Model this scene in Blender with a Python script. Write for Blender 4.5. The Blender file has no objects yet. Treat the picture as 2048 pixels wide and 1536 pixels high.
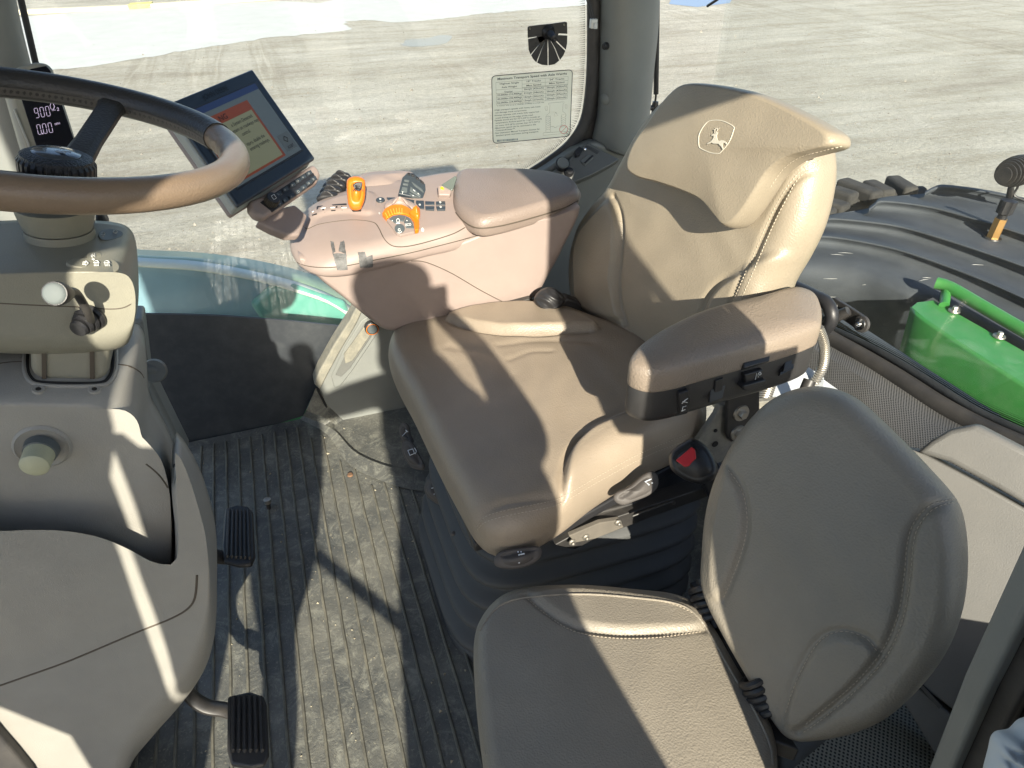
import bpy, bmesh, math, random
import numpy as np
from mathutils import Vector, Matrix
from mathutils.bvhtree import BVHTree
random.seed(7); rng = np.random.default_rng(7)
S = bpy.context.scene
COL = S.collection
# ------------------------------------------------------------------ camera
F = 1420.0; CAM = np.array([0.0, 0.0, 1.25])
PITCH = math.radians(35.369); YAW = math.radians(18.835)
HD = np.array([math.sin(YAW), math.cos(YAW), 0]); RT = np.array([math.cos(YAW), -math.sin(YAW), 0])
FW = math.cos(PITCH)*HD - math.sin(PITCH)*np.array([0, 0, 1.]); UP = math.sin(PITCH)*HD + math.cos(PITCH)*np.array([0, 0, 1.])
cd = bpy.data.cameras.new('camera'); cam = bpy.data.objects.new('camera', cd); COL.objects.link(cam)
cd.sensor_width = 36; cd.lens = F/2048*36; cd.clip_start = .02; cd.clip_end = 900
M = Matrix([[RT[i], UP[i], -FW[i], CAM[i]] for i in range(3)]+[[0, 0, 0, 1]]); cam.matrix_world = M
S.camera = cam
# ------------------------------------------------------------------ world, sun, exposure
SUN_AZ = math.radians(8); SUN_EL = math.radians(27)      # direction the light travels to, from +Y towards +X
w = bpy.data.worlds.new('World'); S.world = w; w.use_nodes = True
nt = w.node_tree; bg = nt.nodes['Background']; sk = nt.nodes.new('ShaderNodeTexSky'); sk.sky_type = 'NISHITA'
sk.sun_disc = False; sk.sun_elevation = SUN_EL; sk.sun_rotation = math.radians(188); sk.air_density = 1.0; sk.dust_density = 1.0
nt.links.new(sk.outputs[0], bg.inputs[0]); bg.inputs[1].default_value = 0.105
sl = bpy.data.lights.new('sun', 'SUN'); sl.energy = 5.0; sl.angle = math.radians(.55); sl.color = (1, .925, .77)
so = bpy.data.objects.new('sun', sl); COL.objects.link(so)
SD = Vector((math.sin(SUN_AZ)*math.cos(SUN_EL), math.cos(SUN_AZ)*math.cos(SUN_EL), -math.sin(SUN_EL)))
so.rotation_euler = SD.to_track_quat('-Z', 'Y').to_euler()
S.view_settings.view_transform = 'Standard'; S.view_settings.look = 'None'; S.view_settings.gamma = 1
S.view_settings.use_curve_mapping = False; S.view_settings.exposure = 1.24
# ------------------------------------------------------------------ geometry helpers
def ray(px, py): return FW + RT*(px-1024)/F + UP*(768-py)/F
def at(px, py, x=None, y=None, z=None, p=None, n=None):
    v = ray(px, py)
    if x is not None: t = (x-CAM[0])/v[0]
    elif y is not None: t = (y-CAM[1])/v[1]
    elif z is not None: t = (z-CAM[2])/v[2]
    else: n = np.array(n, float); t = ((np.array(p)-CAM)@n)/(v@n)
    return CAM + v*t
def nrm(v): v = np.array(v, float); return v/max(np.linalg.norm(v), 1e-12)
BV = {}
def tag(o, label=None, cat=None, group=None, kind=None):
    if label: o['label'] = label
    if cat: o['category'] = cat
    if group: o['group'] = group
    if kind: o['kind'] = kind
    return o
def empty(name, loc, label, cat, group=None):
    o = bpy.data.objects.new(name, None); COL.objects.link(o); o.location = [float(c) for c in loc]; o.empty_display_size = .05
    tag(o, label, cat, group); return o
def obj(name, V, Fc, mat, parent=None, smooth=True, bev=0, seg=3, sub=0, solid=0, ang=40):
    me = bpy.data.meshes.new(name); me.from_pydata([tuple(map(float, v)) for v in V], [], [tuple(map(int, f)) for f in Fc]); me.validate(); me.update()
    bm = bmesh.new(); bm.from_mesh(me); bmesh.ops.recalc_face_normals(bm, faces=bm.faces); bm.to_mesh(me); bm.free()
    if smooth: me.polygons.foreach_set('use_smooth', [True]*len(me.polygons))
    if smooth and ang < 179 and not sub:
        try: me.set_sharp_from_angle(angle=math.radians(ang))
        except Exception: pass
    if mat: me.materials.append(mat)
    o = bpy.data.objects.new(name, me); COL.objects.link(o)
    if parent:
        o.parent = parent; o.matrix_parent_inverse = Matrix.Translation(-parent.location) if parent.type == 'EMPTY' else Matrix.Identity(4)
        if parent.type != 'EMPTY': o.matrix_parent_inverse = Matrix.Identity(4)
    BV[o.name] = ([Vector(tuple(map(float, v))) for v in V], [tuple(map(int, f)) for f in Fc])
    if solid:
        m = o.modifiers.new('s', 'SOLIDIFY'); m.thickness = solid
    if bev:
        m = o.modifiers.new('b', 'BEVEL'); m.width = bev; m.segments = seg; m.limit_method = 'ANGLE'; m.angle_limit = math.radians(32); m.use_clamp_overlap = True
    if sub:
        m = o.modifiers.new('u', 'SUBSURF'); m.levels = sub; m.render_levels = sub
    return o
_bc = {}
def bvh(o):
    if o.name not in _bc: _bc[o.name] = BVHTree.FromPolygons(*BV[o.name])
    return _bc[o.name]
def hit(px, py, *os):
    d = Vector(ray(px, py)).normalized(); best = None
    for o in os:
        h = bvh(o).ray_cast(Vector(CAM), d)
        if h[0] is not None and (best is None or h[3] < best[3]): best = h
    if best is None: return None
    n = best[1]
    if n.dot(d) > 0: n = -n
    return np.array(best[0]), np.array(n)
def smooth_ring(P, N, closed=True):
    P = np.array(P, float); n = len(P)
    out = []
    segs = n if closed else n-1
    for i in range(segs):
        a, b, c, d = (P[(i-1) % n], P[i], P[(i+1) % n], P[(i+2) % n]) if closed else (P[max(i-1, 0)], P[i], P[i+1], P[min(i+2, n-1)])
        for k in range(24):
            t = k/24; out.append(.5*((2*b)+(-a+c)*t+(2*a-5*b+4*c-d)*t*t+(-a+3*b-3*c+d)*t**3))
    if not closed: out.append(P[-1])
    out = np.array(out); Q = np.vstack([out, out[:1]]) if closed else out
    L = np.concatenate([[0], np.cumsum(np.linalg.norm(np.diff(Q, axis=0), axis=1))])
    s = np.linspace(0, L[-1], N, endpoint=not closed)
    return np.stack([np.interp(s, L, Q[:, k]) for k in range(Q.shape[1])], 1)
def poly_ring(P, N):
    P = np.array(P, float); Q = np.vstack([P, P[:1]])
    L = np.concatenate([[0], np.cumsum(np.linalg.norm(np.diff(Q, axis=0), axis=1))])
    s = np.linspace(0, L[-1], N, endpoint=False); return np.stack([np.interp(s, L, Q[:, k]) for k in range(Q.shape[1])], 1)
def loft(name, rings, mat, parent=None, cap=True, closed=True, **k):
    N = len(rings[0]); V = [p for r in rings for p in r]; Fc = []
    for i in range(len(rings)-1):
        for j in range(N if closed else N-1):
            a = i*N+j; b = i*N+(j+1) % N; Fc.append((a, b, b+N, a+N))
    if cap and closed:
        Fc.append(tuple(range(N-1, -1, -1))); Fc.append(tuple((len(rings)-1)*N+j for j in range(N)))
    return obj(name, V, Fc, mat, parent, **k)
def slab(name, pts, vec, mat, parent=None, bev=0, **k):
    pts = [np.array(p, float) for p in pts]; n = len(pts); vec = np.array(vec, float)
    V = pts+[p+vec for p in pts]; Fc = [tuple(range(n)), tuple(range(2*n-1, n-1, -1))]+[(i, (i+1) % n, n+(i+1) % n, n+i) for i in range(n)]
    return obj(name, V, Fc, mat, parent, bev=bev, **k)
def box(name, c, size, mat, parent=None, R=None, bev=0, **k):
    c = np.array(c, float); R = np.eye(3) if R is None else np.array(R); s = np.array(size)/2
    V = [c+R@(s*np.array([i, j, l])) for i in (-1, 1) for j in (-1, 1) for l in (-1, 1)]
    return obj(name, V, [(0, 1, 3, 2), (4, 6, 7, 5), (0, 4, 5, 1), (2, 3, 7, 6), (0, 2, 6, 4), (1, 5, 7, 3)], mat, parent, bev=bev, **k)
def frame(a):
    a = nrm(a); t = np.array([0, 0, 1.]) if abs(a[2]) < .9 else np.array([1., 0, 0]); u = nrm(np.cross(t, a)); v = np.cross(a, u); return u, v, a
def tube_vf(path, r, res=10, closed=False, off=0, flat=1.0, upv=None):
    P = np.array(path, float); n = len(P); V = []; Fc = []; r = np.broadcast_to(np.array(r, float), (n,))
    T = np.zeros_like(P)
    for i in range(n):
        a = P[(i-1) % n] if (closed or i) else P[0]; b = P[(i+1) % n] if (closed or i < n-1) else P[-1]; T[i] = nrm(b-a)
    u = frame(T[0])[0] if upv is None else nrm(np.array(upv)-T[0]*(np.array(upv)@T[0]))
    for i in range(n):
        u = nrm(u-T[i]*(u@T[i])); v = np.cross(T[i], u)
        for j in range(res):
            a = 2*math.pi*j/res; V.append(P[i]+r[i]*(math.cos(a)*u*flat+math.sin(a)*v))
    for i in range(n if closed else n-1):
        for j in range(res):
            a = i*res+j; b = i*res+(j+1) % res; c = ((i+1) % n)*res; Fc.append((a+off, b+off, c+(j+1) % res+off, c+j+off))
    if not closed: Fc.append(tuple(off+j for j in range(res-1, -1, -1))); Fc.append(tuple(off+(n-1)*res+j for j in range(res)))
    return V, Fc
def tube(name, path, r, mat, parent=None, res=12, closed=False, flat=1.0, upv=None, **k):
    V, Fc = tube_vf(path, r, res, closed, 0, flat, upv); return obj(name, V, Fc, mat, parent, **k)
def multi(name, parts, mat, parent=None, **k):
    V = []; Fc = []
    for v, f in parts:
        o = len(V); V += list(v); Fc += [tuple(i+o for i in q) for q in f]
    return obj(name, V, Fc, mat, parent, **k)
def box_vf(c, size, R=None):
    c = np.array(c, float); R = np.eye(3) if R is None else np.array(R); s = np.array(size)/2
    return [c+R@(s*np.array([i, j, l])) for i in (-1, 1) for j in (-1, 1) for l in (-1, 1)], [(0, 1, 3, 2), (4, 6, 7, 5), (0, 4, 5, 1), (2, 3, 7, 6), (0, 2, 6, 4), (1, 5, 7, 3)]
def lathe(name, prof, o, ax, mat, parent=None, seg=40, mod=None, **k):
    u, v, a = frame(ax); o = np.array(o, float); rings = []
    for r, h in prof:
        rings.append([o+a*h+(r*(mod(2*math.pi*j/seg, r, h) if mod else 1))*(math.cos(2*math.pi*j/seg)*u+math.sin(2*math.pi*j/seg)*v) for j in range(seg)])
    return loft(name, rings, mat, parent, **k)
def inpoly(U, V, P):
    ins = np.zeros(U.shape, bool); n = len(P)
    for i in range(n):
        x1, y1 = P[i]; x2, y2 = P[(i+1) % n]
        c = ((y1 > V) != (y2 > V)) & (U < (x2-x1)*(V-y1)/((y2-y1) if y2 != y1 else 1e-9)+x1); ins ^= c
    return ins
def pdist(U, V, P, closed=False):
    D = np.full(U.shape, 9.); n = len(P)
    for i in range(n if closed else n-1):
        a = P[i]; b = P[(i+1) % n]; ab = b-a; t = np.clip(((U-a[0])*ab[0]+(V-a[1])*ab[1])/max(ab@ab, 1e-12), 0, 1)
        D = np.minimum(D, np.hypot(U-a[0]-t*ab[0], V-a[1]-t*ab[1]))
    return D
def sms(x): x = np.clip(x, 0, 1); return x*x*(3-2*x)
class Pad:
    """soft cushion: ring of px on a mid plane, front/back thickness, bulges and grooves"""
    def __init__(s, p, n): s.p = np.array(p, float); s.n = nrm(n); s.u, s.v, _ = frame(s.n)
    def px(s, pts, h=0): return [at(a, b, p=s.p+s.n*h, n=s.n) for a, b in pts]
    def uv(s, X): X = np.atleast_2d(X)-s.p; return np.stack([X@s.u, X@s.v], 1)
    def build(s, name, ringpx, mat, parent, front=.05, back=.05, e=.2, eb=None, dome=.01, N=256, ME=16, MI=60, bulges=(), grooves=(), ctr=None, wr=(0, 30), ring3=None, pe=1.0):
        R = smooth_ring(s.px(ringpx) if ring3 is None else ring3, N); c = R.mean(0) if ctr is None else s.px([ctr])[0]
        eb = e if eb is None else eb
        prof = []
        for k in range(ME+1):   # back edge
            a = math.pi/2*(1-k/ME); prof.append((1-eb+eb*math.cos(a), -back*math.sin(a)))
        prof = [(0.02, -back), (.4, -back)]+prof
        for k in range(1, ME+1):
            a = math.pi/2*k/ME; prof.append((1-e+e*math.cos(a), front*math.sin(a)**pe))
        for k in range(1, MI):
            rr = (1-e)*(1-k/MI); prof.append((rr, front+dome*(1-(rr/(1-e))**2)))
        V = []; 
        for rr, h in prof: V.append(c+rr*(R-c)+s.n*h)
        V = np.array(V); H = np.array([h for _, h in prof])
        fm = H > 0
        X = V[fm].reshape(-1, 3); uv = s.uv(X); U, W = uv[:, 0], uv[:, 1]
        hh = np.repeat(H[fm], N); wgt = sms(hh/front); dz = np.zeros(len(X))
        for pts, amp, wid, hp in bulges:
            P = s.uv(s.px(pts, hp)); P = smooth_ring(P, 60); D = pdist(U, W, P, True); ins = inpoly(U, W, P)
            dz += amp*sms((np.where(ins, D, -D)+wid*.15)/wid)
        for pts, amp, wid, hp in grooves:
            P = s.uv(s.px(pts, hp)); P = smooth_ring(P, 60, False); D = pdist(U, W, P)
            dz -= amp*np.exp(-(D/wid)**2)
        amp, fr = wr
        if amp: dz += amp*(np.sin(U*fr+3*np.sin(W*fr*.7))*np.sin(W*fr*1.3+2*np.sin(U*fr*.6)))
        X = X+(dz*wgt)[:, None]*s.n
        V[fm] = X.reshape(-1, N, 3)
        rings = list(V); o = loft(name, rings, mat, parent, cap=True, ang=180)
        return o
def stitch(name, pxs, tgt, mat, parent, step=.006, r=.0007, lift=.0004, ln=.0038):
    """row of thread stitches along a line on the surface"""
    P = []
    dense = smooth_ring(np.array(pxs, float), max(8, 12*len(pxs)), False)
    for a, b in dense:
        h = hit(a, b, *tgt)
        if h: P.append(np.concatenate([h[0]+h[1]*lift, h[1]]))
    if len(P) < 3: return None
    P = np.array(P); L = np.concatenate([[0], np.cumsum(np.linalg.norm(np.diff(P[:, :3], axis=0), axis=1))]); parts = []
    for s in np.arange(0, L[-1]-ln, step):
        a = np.array([np.interp(s, L, P[:, k]) for k in range(6)]); b = np.array([np.interp(s+ln, L, P[:, k]) for k in range(3)])
        m = (a[:3]+b)/2+nrm(a[3:])*r*.6; parts.append(tube_vf([a[:3], m, b], [r*.5, r, r*.5], 5))
    o = multi(name, parts, mat, parent); o['kind'] = 'stuff'; return o
def line_on(name, pxs, tgt, r, mat, parent, lift=0.0, closed=False, dense=10, flat=1.0, res=8):
    Q = smooth_ring(np.array(pxs, float), dense*len(pxs), closed); P = []
    for a, b in Q:
        h = hit(a, b, *tgt)
        if h: P.append(h[0]+h[1]*lift)
    if len(P) < 3: print('MISS', name, pxs[0]); return None
    P = np.array(P); 
    if len(P) > 5 and not closed:
        for _ in range(2): P[1:-1] = (P[:-2]+2*P[1:-1]+P[2:])/4
    return tube(name, P, r, mat, parent, res=res, closed=closed, flat=flat)
def plane_of(pxs, tgt):
    H = [hit(a, b, *tgt) for a, b in pxs]; H = [h for h in H if h]
    if not H: return None
    return np.mean([h[0] for h in H], 0), nrm(np.mean([h[1] for h in H], 0))
def plate(name, pxs, tgt, h, mat, parent, sink=.003, bev=0, pl=None, smoothN=0, **k):
    c = pl or plane_of(pxs, tgt)
    if c is None: print('MISS plate', name, pxs[0]); return None
    c = (c[0], nrm(c[1])); P = [at(a, b, p=c[0], n=c[1]) for a, b in pxs]
    if smoothN: P = list(smooth_ring(P, smoothN))
    P = [p-c[1]*sink for p in P]; return slab(name, P, c[1]*(h+sink), mat, parent, bev=bev, **k)
def ell(cx, cy, rx, ry, n=24, rot=0, a0=0, a1=360):
    o = []; m = n if a1-a0 >= 360 else n+1
    for i in range(m):
        t = math.radians(a0+(a1-a0)*i/n); x = rx*math.cos(t); y = ry*math.sin(t); c, s_ = math.cos(math.radians(rot)), math.sin(math.radians(rot))
        o.append((cx+x*c-y*s_, cy+x*s_+y*c))
    return o
def text(name, body, O, R, U, mat, parent, n=None, lift=.0006, depth=.0003, bold=0):
    """text whose baseline runs O->R (full width) and whose cap height reaches U"""
    cu = bpy.data.curves.new('txt', 'FONT'); cu.body = body; cu.size = 1; cu.offset = bold; cu.resolution_u = 3
    t = bpy.data.objects.new('txt', cu); COL.objects.link(t); bpy.context.view_layer.update()
    me = t.evaluated_get(bpy.context.evaluated_depsgraph_get()).to_mesh()
    V = np.array([v.co[:] for v in me.vertices]); Fc = [tuple(p.vertices) for p in me.polygons]
    t.evaluated_get(bpy.context.evaluated_depsgraph_get()).to_mesh_clear() if False else None
    if len(V) == 0: bpy.data.objects.remove(t); return [], []
    w0 = V[:, 0].max(); x0 = V[:, 0].min(); O = np.array(O); R = np.array(R)-O; U = np.array(U)-O
    nn = nrm(np.cross(R, U)) if n is None else nrm(n)
    if nn@(CAM-O) < 0: nn = -nn
    X = O+((V[:, 0:1]-x0)/(w0-x0))*R+(V[:, 1:2]/.72)*U+nn*lift
    bpy.data.objects.remove(t); bpy.data.curves.remove(cu)
    if mat is None: return list(X), Fc
    return obj(name, list(X), Fc, mat, parent, smooth=False)
def text_px(name, body, a, b, c, tgt, mat, parent, pl=None, **k):
    pl = pl or plane_of([a, b], tgt)
    if pl is None: print('MISS text', body); return None
    O, R, U = [at(*q, p=pl[0], n=pl[1]) for q in (a, b, c)]; return text(name, body, O, R, U, mat, parent, n=pl[1], **k)
def helix(p0, p1, r, turns, wire, res=7, per=12):
    p0 = np.array(p0); p1 = np.array(p1); u, v, a = frame(p1-p0); n = int(turns*per); return tube_vf([p0+(p1-p0)*i/n+r*(math.cos(2*math.pi*i/per)*u+math.sin(2*math.pi*i/per)*v) for i in range(n+1)], wire, res)
# ------------------------------------------------------------------ materials
def mat(name, col, rough=.5, metal=0, spec=.5, bump=0, bscale=200, kind='noise', dust=0, dcol=(.42, .39, .31), dscale=6, var=.0, coat=0, emis=None):
    m = bpy.data.materials.new(name); m.use_nodes = True; N = m.node_tree.nodes; L = m.node_tree.links; b = N['Principled BSDF']
    b.inputs['Roughness'].default_value = rough; b.inputs['Metallic'].default_value = metal; b.inputs['Specular IOR Level'].default_value = spec
    b.inputs['Coat Weight'].default_value = coat
    tc = N.new('ShaderNodeTexCoord'); cur = None
    rgb = N.new('ShaderNodeRGB'); rgb.outputs[0].default_value = (*col, 1); cur = rgb.outputs[0]
    if var:
        nz = N.new('ShaderNodeTexNoise'); nz.inputs['Scale'].default_value = dscale*2.3; nz.inputs['Detail'].default_value = 6; L.new(tc.outputs['Object'], nz.inputs['Vector'])
        mr = N.new('ShaderNodeMapRange'); mr.inputs[1].default_value = .3; mr.inputs[2].default_value = .7; mr.inputs[3].default_value = 1-var; mr.inputs[4].default_value = 1+var; L.new(nz.outputs['Fac'], mr.inputs[0])
        mx = N.new('ShaderNodeVectorMath'); mx.operation = 'SCALE'; L.new(cur, mx.inputs[0]); L.new(mr.outputs[0], mx.inputs['Scale']); cur = mx.outputs[0]
    if dust:
        nz = N.new('ShaderNodeTexNoise'); nz.inputs['Scale'].default_value = dscale; nz.inputs['Detail'].default_value = 9; nz.inputs['Roughness'].default_value = .7; L.new(tc.outputs['Object'], nz.inputs['Vector'])
        mr = N.new('ShaderNodeMapRange'); mr.inputs[1].default_value = .42; mr.inputs[2].default_value = .72; mr.inputs[3].default_value = dust*.25; mr.inputs[4].default_value = dust; L.new(nz.outputs['Fac'], mr.inputs[0])
        mx = N.new('ShaderNodeMix'); mx.data_type = 'RGBA'; L.new(mr.outputs[0], mx.inputs[0]); L.new(cur, mx.inputs[6]); mx.inputs[7].default_value = (*dcol, 1); cur = mx.outputs[2]
        r2 = N.new('ShaderNodeMapRange'); r2.inputs[3].default_value = rough; r2.inputs[4].default_value = min(1, rough+.5*dust+.1); L.new(mr.outputs[0], r2.inputs[0]); L.new(r2.outputs[0], b.inputs['Roughness'])
    L.new(cur, b.inputs['Base Color'])
    if bump:
        if kind == 'noise':
            t = N.new('ShaderNodeTexNoise'); t.inputs['Scale'].default_value = bscale; t.inputs['Detail'].default_value = 3; out = t.outputs['Fac']
        else:
            t = N.new('ShaderNodeTexVoronoi'); t.feature = 'SMOOTH_F1' if kind == 'leather' else 'F1'; t.inputs['Scale'].default_value = bscale; out = t.outputs['Distance']
        L.new(tc.outputs['Object'], t.inputs['Vector'])
        if kind == 'leather':
            t2 = N.new('ShaderNodeTexNoise'); t2.inputs['Scale'].default_value = 14; t2.inputs['Detail'].default_value = 5; L.new(tc.outputs['Object'], t2.inputs['Vector'])
            b2 = N.new('ShaderNodeBump'); b2.inputs['Strength'].default_value = .12; b2.inputs['Distance'].default_value = .006; L.new(t2.outputs['Fac'], b2.inputs['Height'])
        bp = N.new('ShaderNodeBump'); bp.inputs['Strength'].default_value = bump; bp.inputs['Distance'].default_value = .001; L.new(out, bp.inputs['Height'])
        if kind == 'leather': L.new(b2.outputs[0], bp.inputs['Normal'])
        L.new(bp.outputs[0], b.inputs['Normal'])
    if emis:
        b.inputs['Emission Color'].default_value = (*emis[0], 1); b.inputs['Emission Strength'].default_value = emis[1]
    return m
LEA = mat('leather_taupe', (.266, .219, .168), .42, spec=.45, bump=.5, bscale=430, kind='leather', var=.07, dscale=5)
LEA2 = mat('leather_grey', (.240, .213, .172), .46, spec=.45, bump=.6, bscale=430, kind='leather', var=.06, dscale=5)
LEAB = mat('leather_beige', (.262, .224, .168), .42, spec=.45, bump=.5, bscale=430, kind='leather', var=.07, dscale=5)
THR = mat('thread', (.42, .36, .28), .6)
THR2 = mat('thread_pale', (.44, .385, .30), .6)
SEAM = mat('seam_dark', (.07, .055, .04), .7)
PINK = mat('plastic_rosy_taupe', (.262, .208, .187), .46, bump=.35, bscale=900, dust=.10, dcol=(.5, .42, .35), dscale=9, var=.03)
LIDM = mat('lid_grain', (.215, .172, .148), .42, bump=.8, bscale=420, kind='leather', var=.05)
ARMT = mat('armrest_grain', (.225, .183, .145), .42, bump=.9, bscale=430, kind='leather', var=.04)
COLM = mat('column_plastic', (.210, .203, .165), .42, bump=.3, bscale=800, dust=.25, dcol=(.42, .40, .30), dscale=7, var=.03)
COWM = mat('cowl_plastic', (.275, .265, .242), .45, bump=.35, bscale=700, dust=.22, dcol=(.33, .32, .28), dscale=9, var=.05)
TRIM = mat('trim_grey_green', (.165, .175, .168), .5, bump=.2, bscale=700, dust=.15, dcol=(.34, .33, .27), dscale=6, var=.05)
TRIMD = mat('trim_dark_grey', (.11, .115, .11), .5, bump=.2, bscale=700, dust=.12, dcol=(.3, .28, .24), dscale=8)
BLK = mat('black_plastic', (.018, .018, .02), .42, bump=.25, bscale=700, var=.1)
BLKD = mat('black_plastic_dusty', (.025, .025, .026), .45, bump=.3, bscale=600, dust=.12, dcol=(.12, .11, .10), dscale=14)
RUB = mat('rubber', (.022, .022, .024), .6, dust=.22, dcol=(.22, .20, .17), dscale=10, bump=.2, bscale=300)
METB = mat('black_metal', (.018, .018, .019), .42, dust=.2, dcol=(.17, .15, .125), dscale=22)
MET = mat('zinc_metal', (.42, .40, .36), .38, metal=.85, dust=.3, dcol=(.4, .36, .3), dscale=60)
CHR = mat('chrome', (.7, .7, .7), .18, metal=1)
BRASS = mat('brass', (.52, .30, .10), .35, metal=.9, dust=.2, dscale=40)
WHT = mat('white_print', (.75, .76, .74), .6)
GRYP = mat('grey_print', (.45, .45, .43), .6)
DKB = mat('button_navy', (.035, .045, .055), .4)
DKG = mat('button_grey', (.085, .10, .105), .42)
ORG = mat('orange_plastic', (.62, .16, .008), .38, coat=.15, var=.03)
YEL = mat('yellow_plastic', (.75, .62, .02), .4)
RED = mat('red_plastic', (.50, .015, .018), .35)
BEL = mat('bellows_rubber', (.05, .053, .055), .6, bump=.2, bscale=300, dust=.25, dcol=(.12, .115, .10), dscale=6)
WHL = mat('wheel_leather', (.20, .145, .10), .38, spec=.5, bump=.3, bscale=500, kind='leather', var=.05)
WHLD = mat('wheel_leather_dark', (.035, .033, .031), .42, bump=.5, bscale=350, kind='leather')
KNOB = mat('knob_cream', (.42, .42, .29), .5, bump=.2, bscale=500)
GRN = mat('green_paint', (.028, .205, .034), .38, coat=.2, dust=.25, dcol=(.2, .28, .17), dscale=20, var=.05)
GRND = mat('green_paint_sunlit', (.18, .30, .20), .35, coat=.3, dust=.6, dcol=(.50, .58, .44), dscale=5)  # pale tone of sunlight and sheen is put into this green
FEN = mat('fender_plastic', (.04, .047, .056), .7, spec=.3, bump=.4, bscale=350, dust=.5, dcol=(.11, .12, .13), dscale=5, var=.15)
TYR = mat('tyre_rubber', (.02, .02, .02), .85, dust=.6, dcol=(.08, .075, .065), dscale=12, bump=.5, bscale=90)
PAP = mat('paper', (.55, .58, .6), .7); PAPY = mat('paper_cream', (.6, .56, .42), .7)
def sticker_mat():
    m = bpy.data.materials.new('sticker_film'); m.use_nodes = True; N = m.node_tree.nodes; L = m.node_tree.links; N.remove(N['Principled BSDF'])
    tl = N.new('ShaderNodeBsdfTranslucent'); tl.inputs[0].default_value = (1, .95, .80, 1); df = N.new('ShaderNodeBsdfDiffuse'); df.inputs[0].default_value = (.7, .7, .64, 1); tr = N.new('ShaderNodeBsdfTransparent'); tr.inputs[0].default_value = (.97, .97, .93, 1)
    a = N.new('ShaderNodeMixShader'); a.inputs[0].default_value = .1; L.new(tl.outputs[0], a.inputs[1]); L.new(df.outputs[0], a.inputs[2])
    b = N.new('ShaderNodeMixShader'); b.inputs[0].default_value = .6; L.new(a.outputs[0], b.inputs[1]); L.new(tr.outputs[0], b.inputs[2]); L.new(b.outputs[0], N['Material Output'].inputs[0]); return m
STK = sticker_mat()
INK = mat('ink_black', (.03, .035, .04), .6); INKR = mat('ink_red', (.45, .04, .04), .6); INKB = mat('ink_blue', (.05, .09, .13), .6)
TAPE = mat('tape_worn', (.035, .035, .035), .5, dust=.5, dcol=(.30, .30, .30), dscale=90, bump=.6, bscale=200)
HAZEL = mat('rag_white', (.5, .53, .54), .8, bump=.5, bscale=120)
SKIN = mat('skin', (.45, .26, .18), .5); JKT = mat('jacket', (.03, .035, .05), .8); JNS = mat('jeans', (.05, .08, .15), .85)
BLUT = mat('patch_blue', (.22, .30, .42), .6)
SNOW = mat('frosted_concrete', (.50, .515, .49), .7, bump=.4, bscale=12, dust=.2, dcol=(.42, .41, .36), dscale=1.3, var=.05)
YCON = mat('yellow_paint', (.70, .62, .16), .7, dust=.3, dscale=2)
def glassm(name, tint, refl=.08, rough=.02, extra=0.0):
    m = bpy.data.materials.new(name); m.use_nodes = True; N = m.node_tree.nodes; L = m.node_tree.links; N.remove(N['Principled BSDF'])
    out = N['Material Output']; tr = N.new('ShaderNodeBsdfTransparent'); tr.inputs[0].default_value = (*tint, 1); gl = N.new('ShaderNodeBsdfGlossy'); gl.inputs['Roughness'].default_value = rough
    lw = N.new('ShaderNodeLayerWeight'); lw.inputs[0].default_value = .5; pw = N.new('ShaderNodeMath'); pw.operation = 'POWER'; pw.inputs[1].default_value = 4.5; L.new(lw.outputs['Facing'], pw.inputs[0])
    fr = N.new('ShaderNodeMapRange'); fr.inputs[3].default_value = .03; fr.inputs[4].default_value = .6; L.new(pw.outputs[0], fr.inputs[0]); mx = N.new('ShaderNodeMixShader'); L.new(fr.outputs[0], mx.inputs[0]); L.new(tr.outputs[0], mx.inputs[1]); L.new(gl.outputs[0], mx.inputs[2])
    last = mx.outputs[0]
    if extra:   # film of dust
        df = N.new('ShaderNodeBsdfDiffuse'); df.inputs[0].default_value = (.6, .6, .55, 1); tc = N.new('ShaderNodeTexCoord'); nz = N.new('ShaderNodeTexNoise'); nz.inputs['Scale'].default_value = 7; nz.inputs['Detail'].default_value = 8; L.new(tc.outputs['Object'], nz.inputs['Vector'])
        mr = N.new('ShaderNodeMapRange'); mr.inputs[1].default_value = .4; mr.inputs[2].default_value = .75; mr.inputs[3].default_value = extra*.4; mr.inputs[4].default_value = extra*1.6; L.new(nz.outputs['Fac'], mr.inputs[0])
        m2 = N.new('ShaderNodeMixShader'); L.new(mr.outputs[0], m2.inputs[0]); L.new(last, m2.inputs[1]); L.new(df.outputs[0], m2.inputs[2]); last = m2.outputs[0]
    L.new(last, out.inputs[0]); return m
GLS = glassm('window_glass', (.985, .99, .985), extra=.015)
GLR = glassm('rear_glass', (.975, .985, .98), extra=.02)
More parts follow.
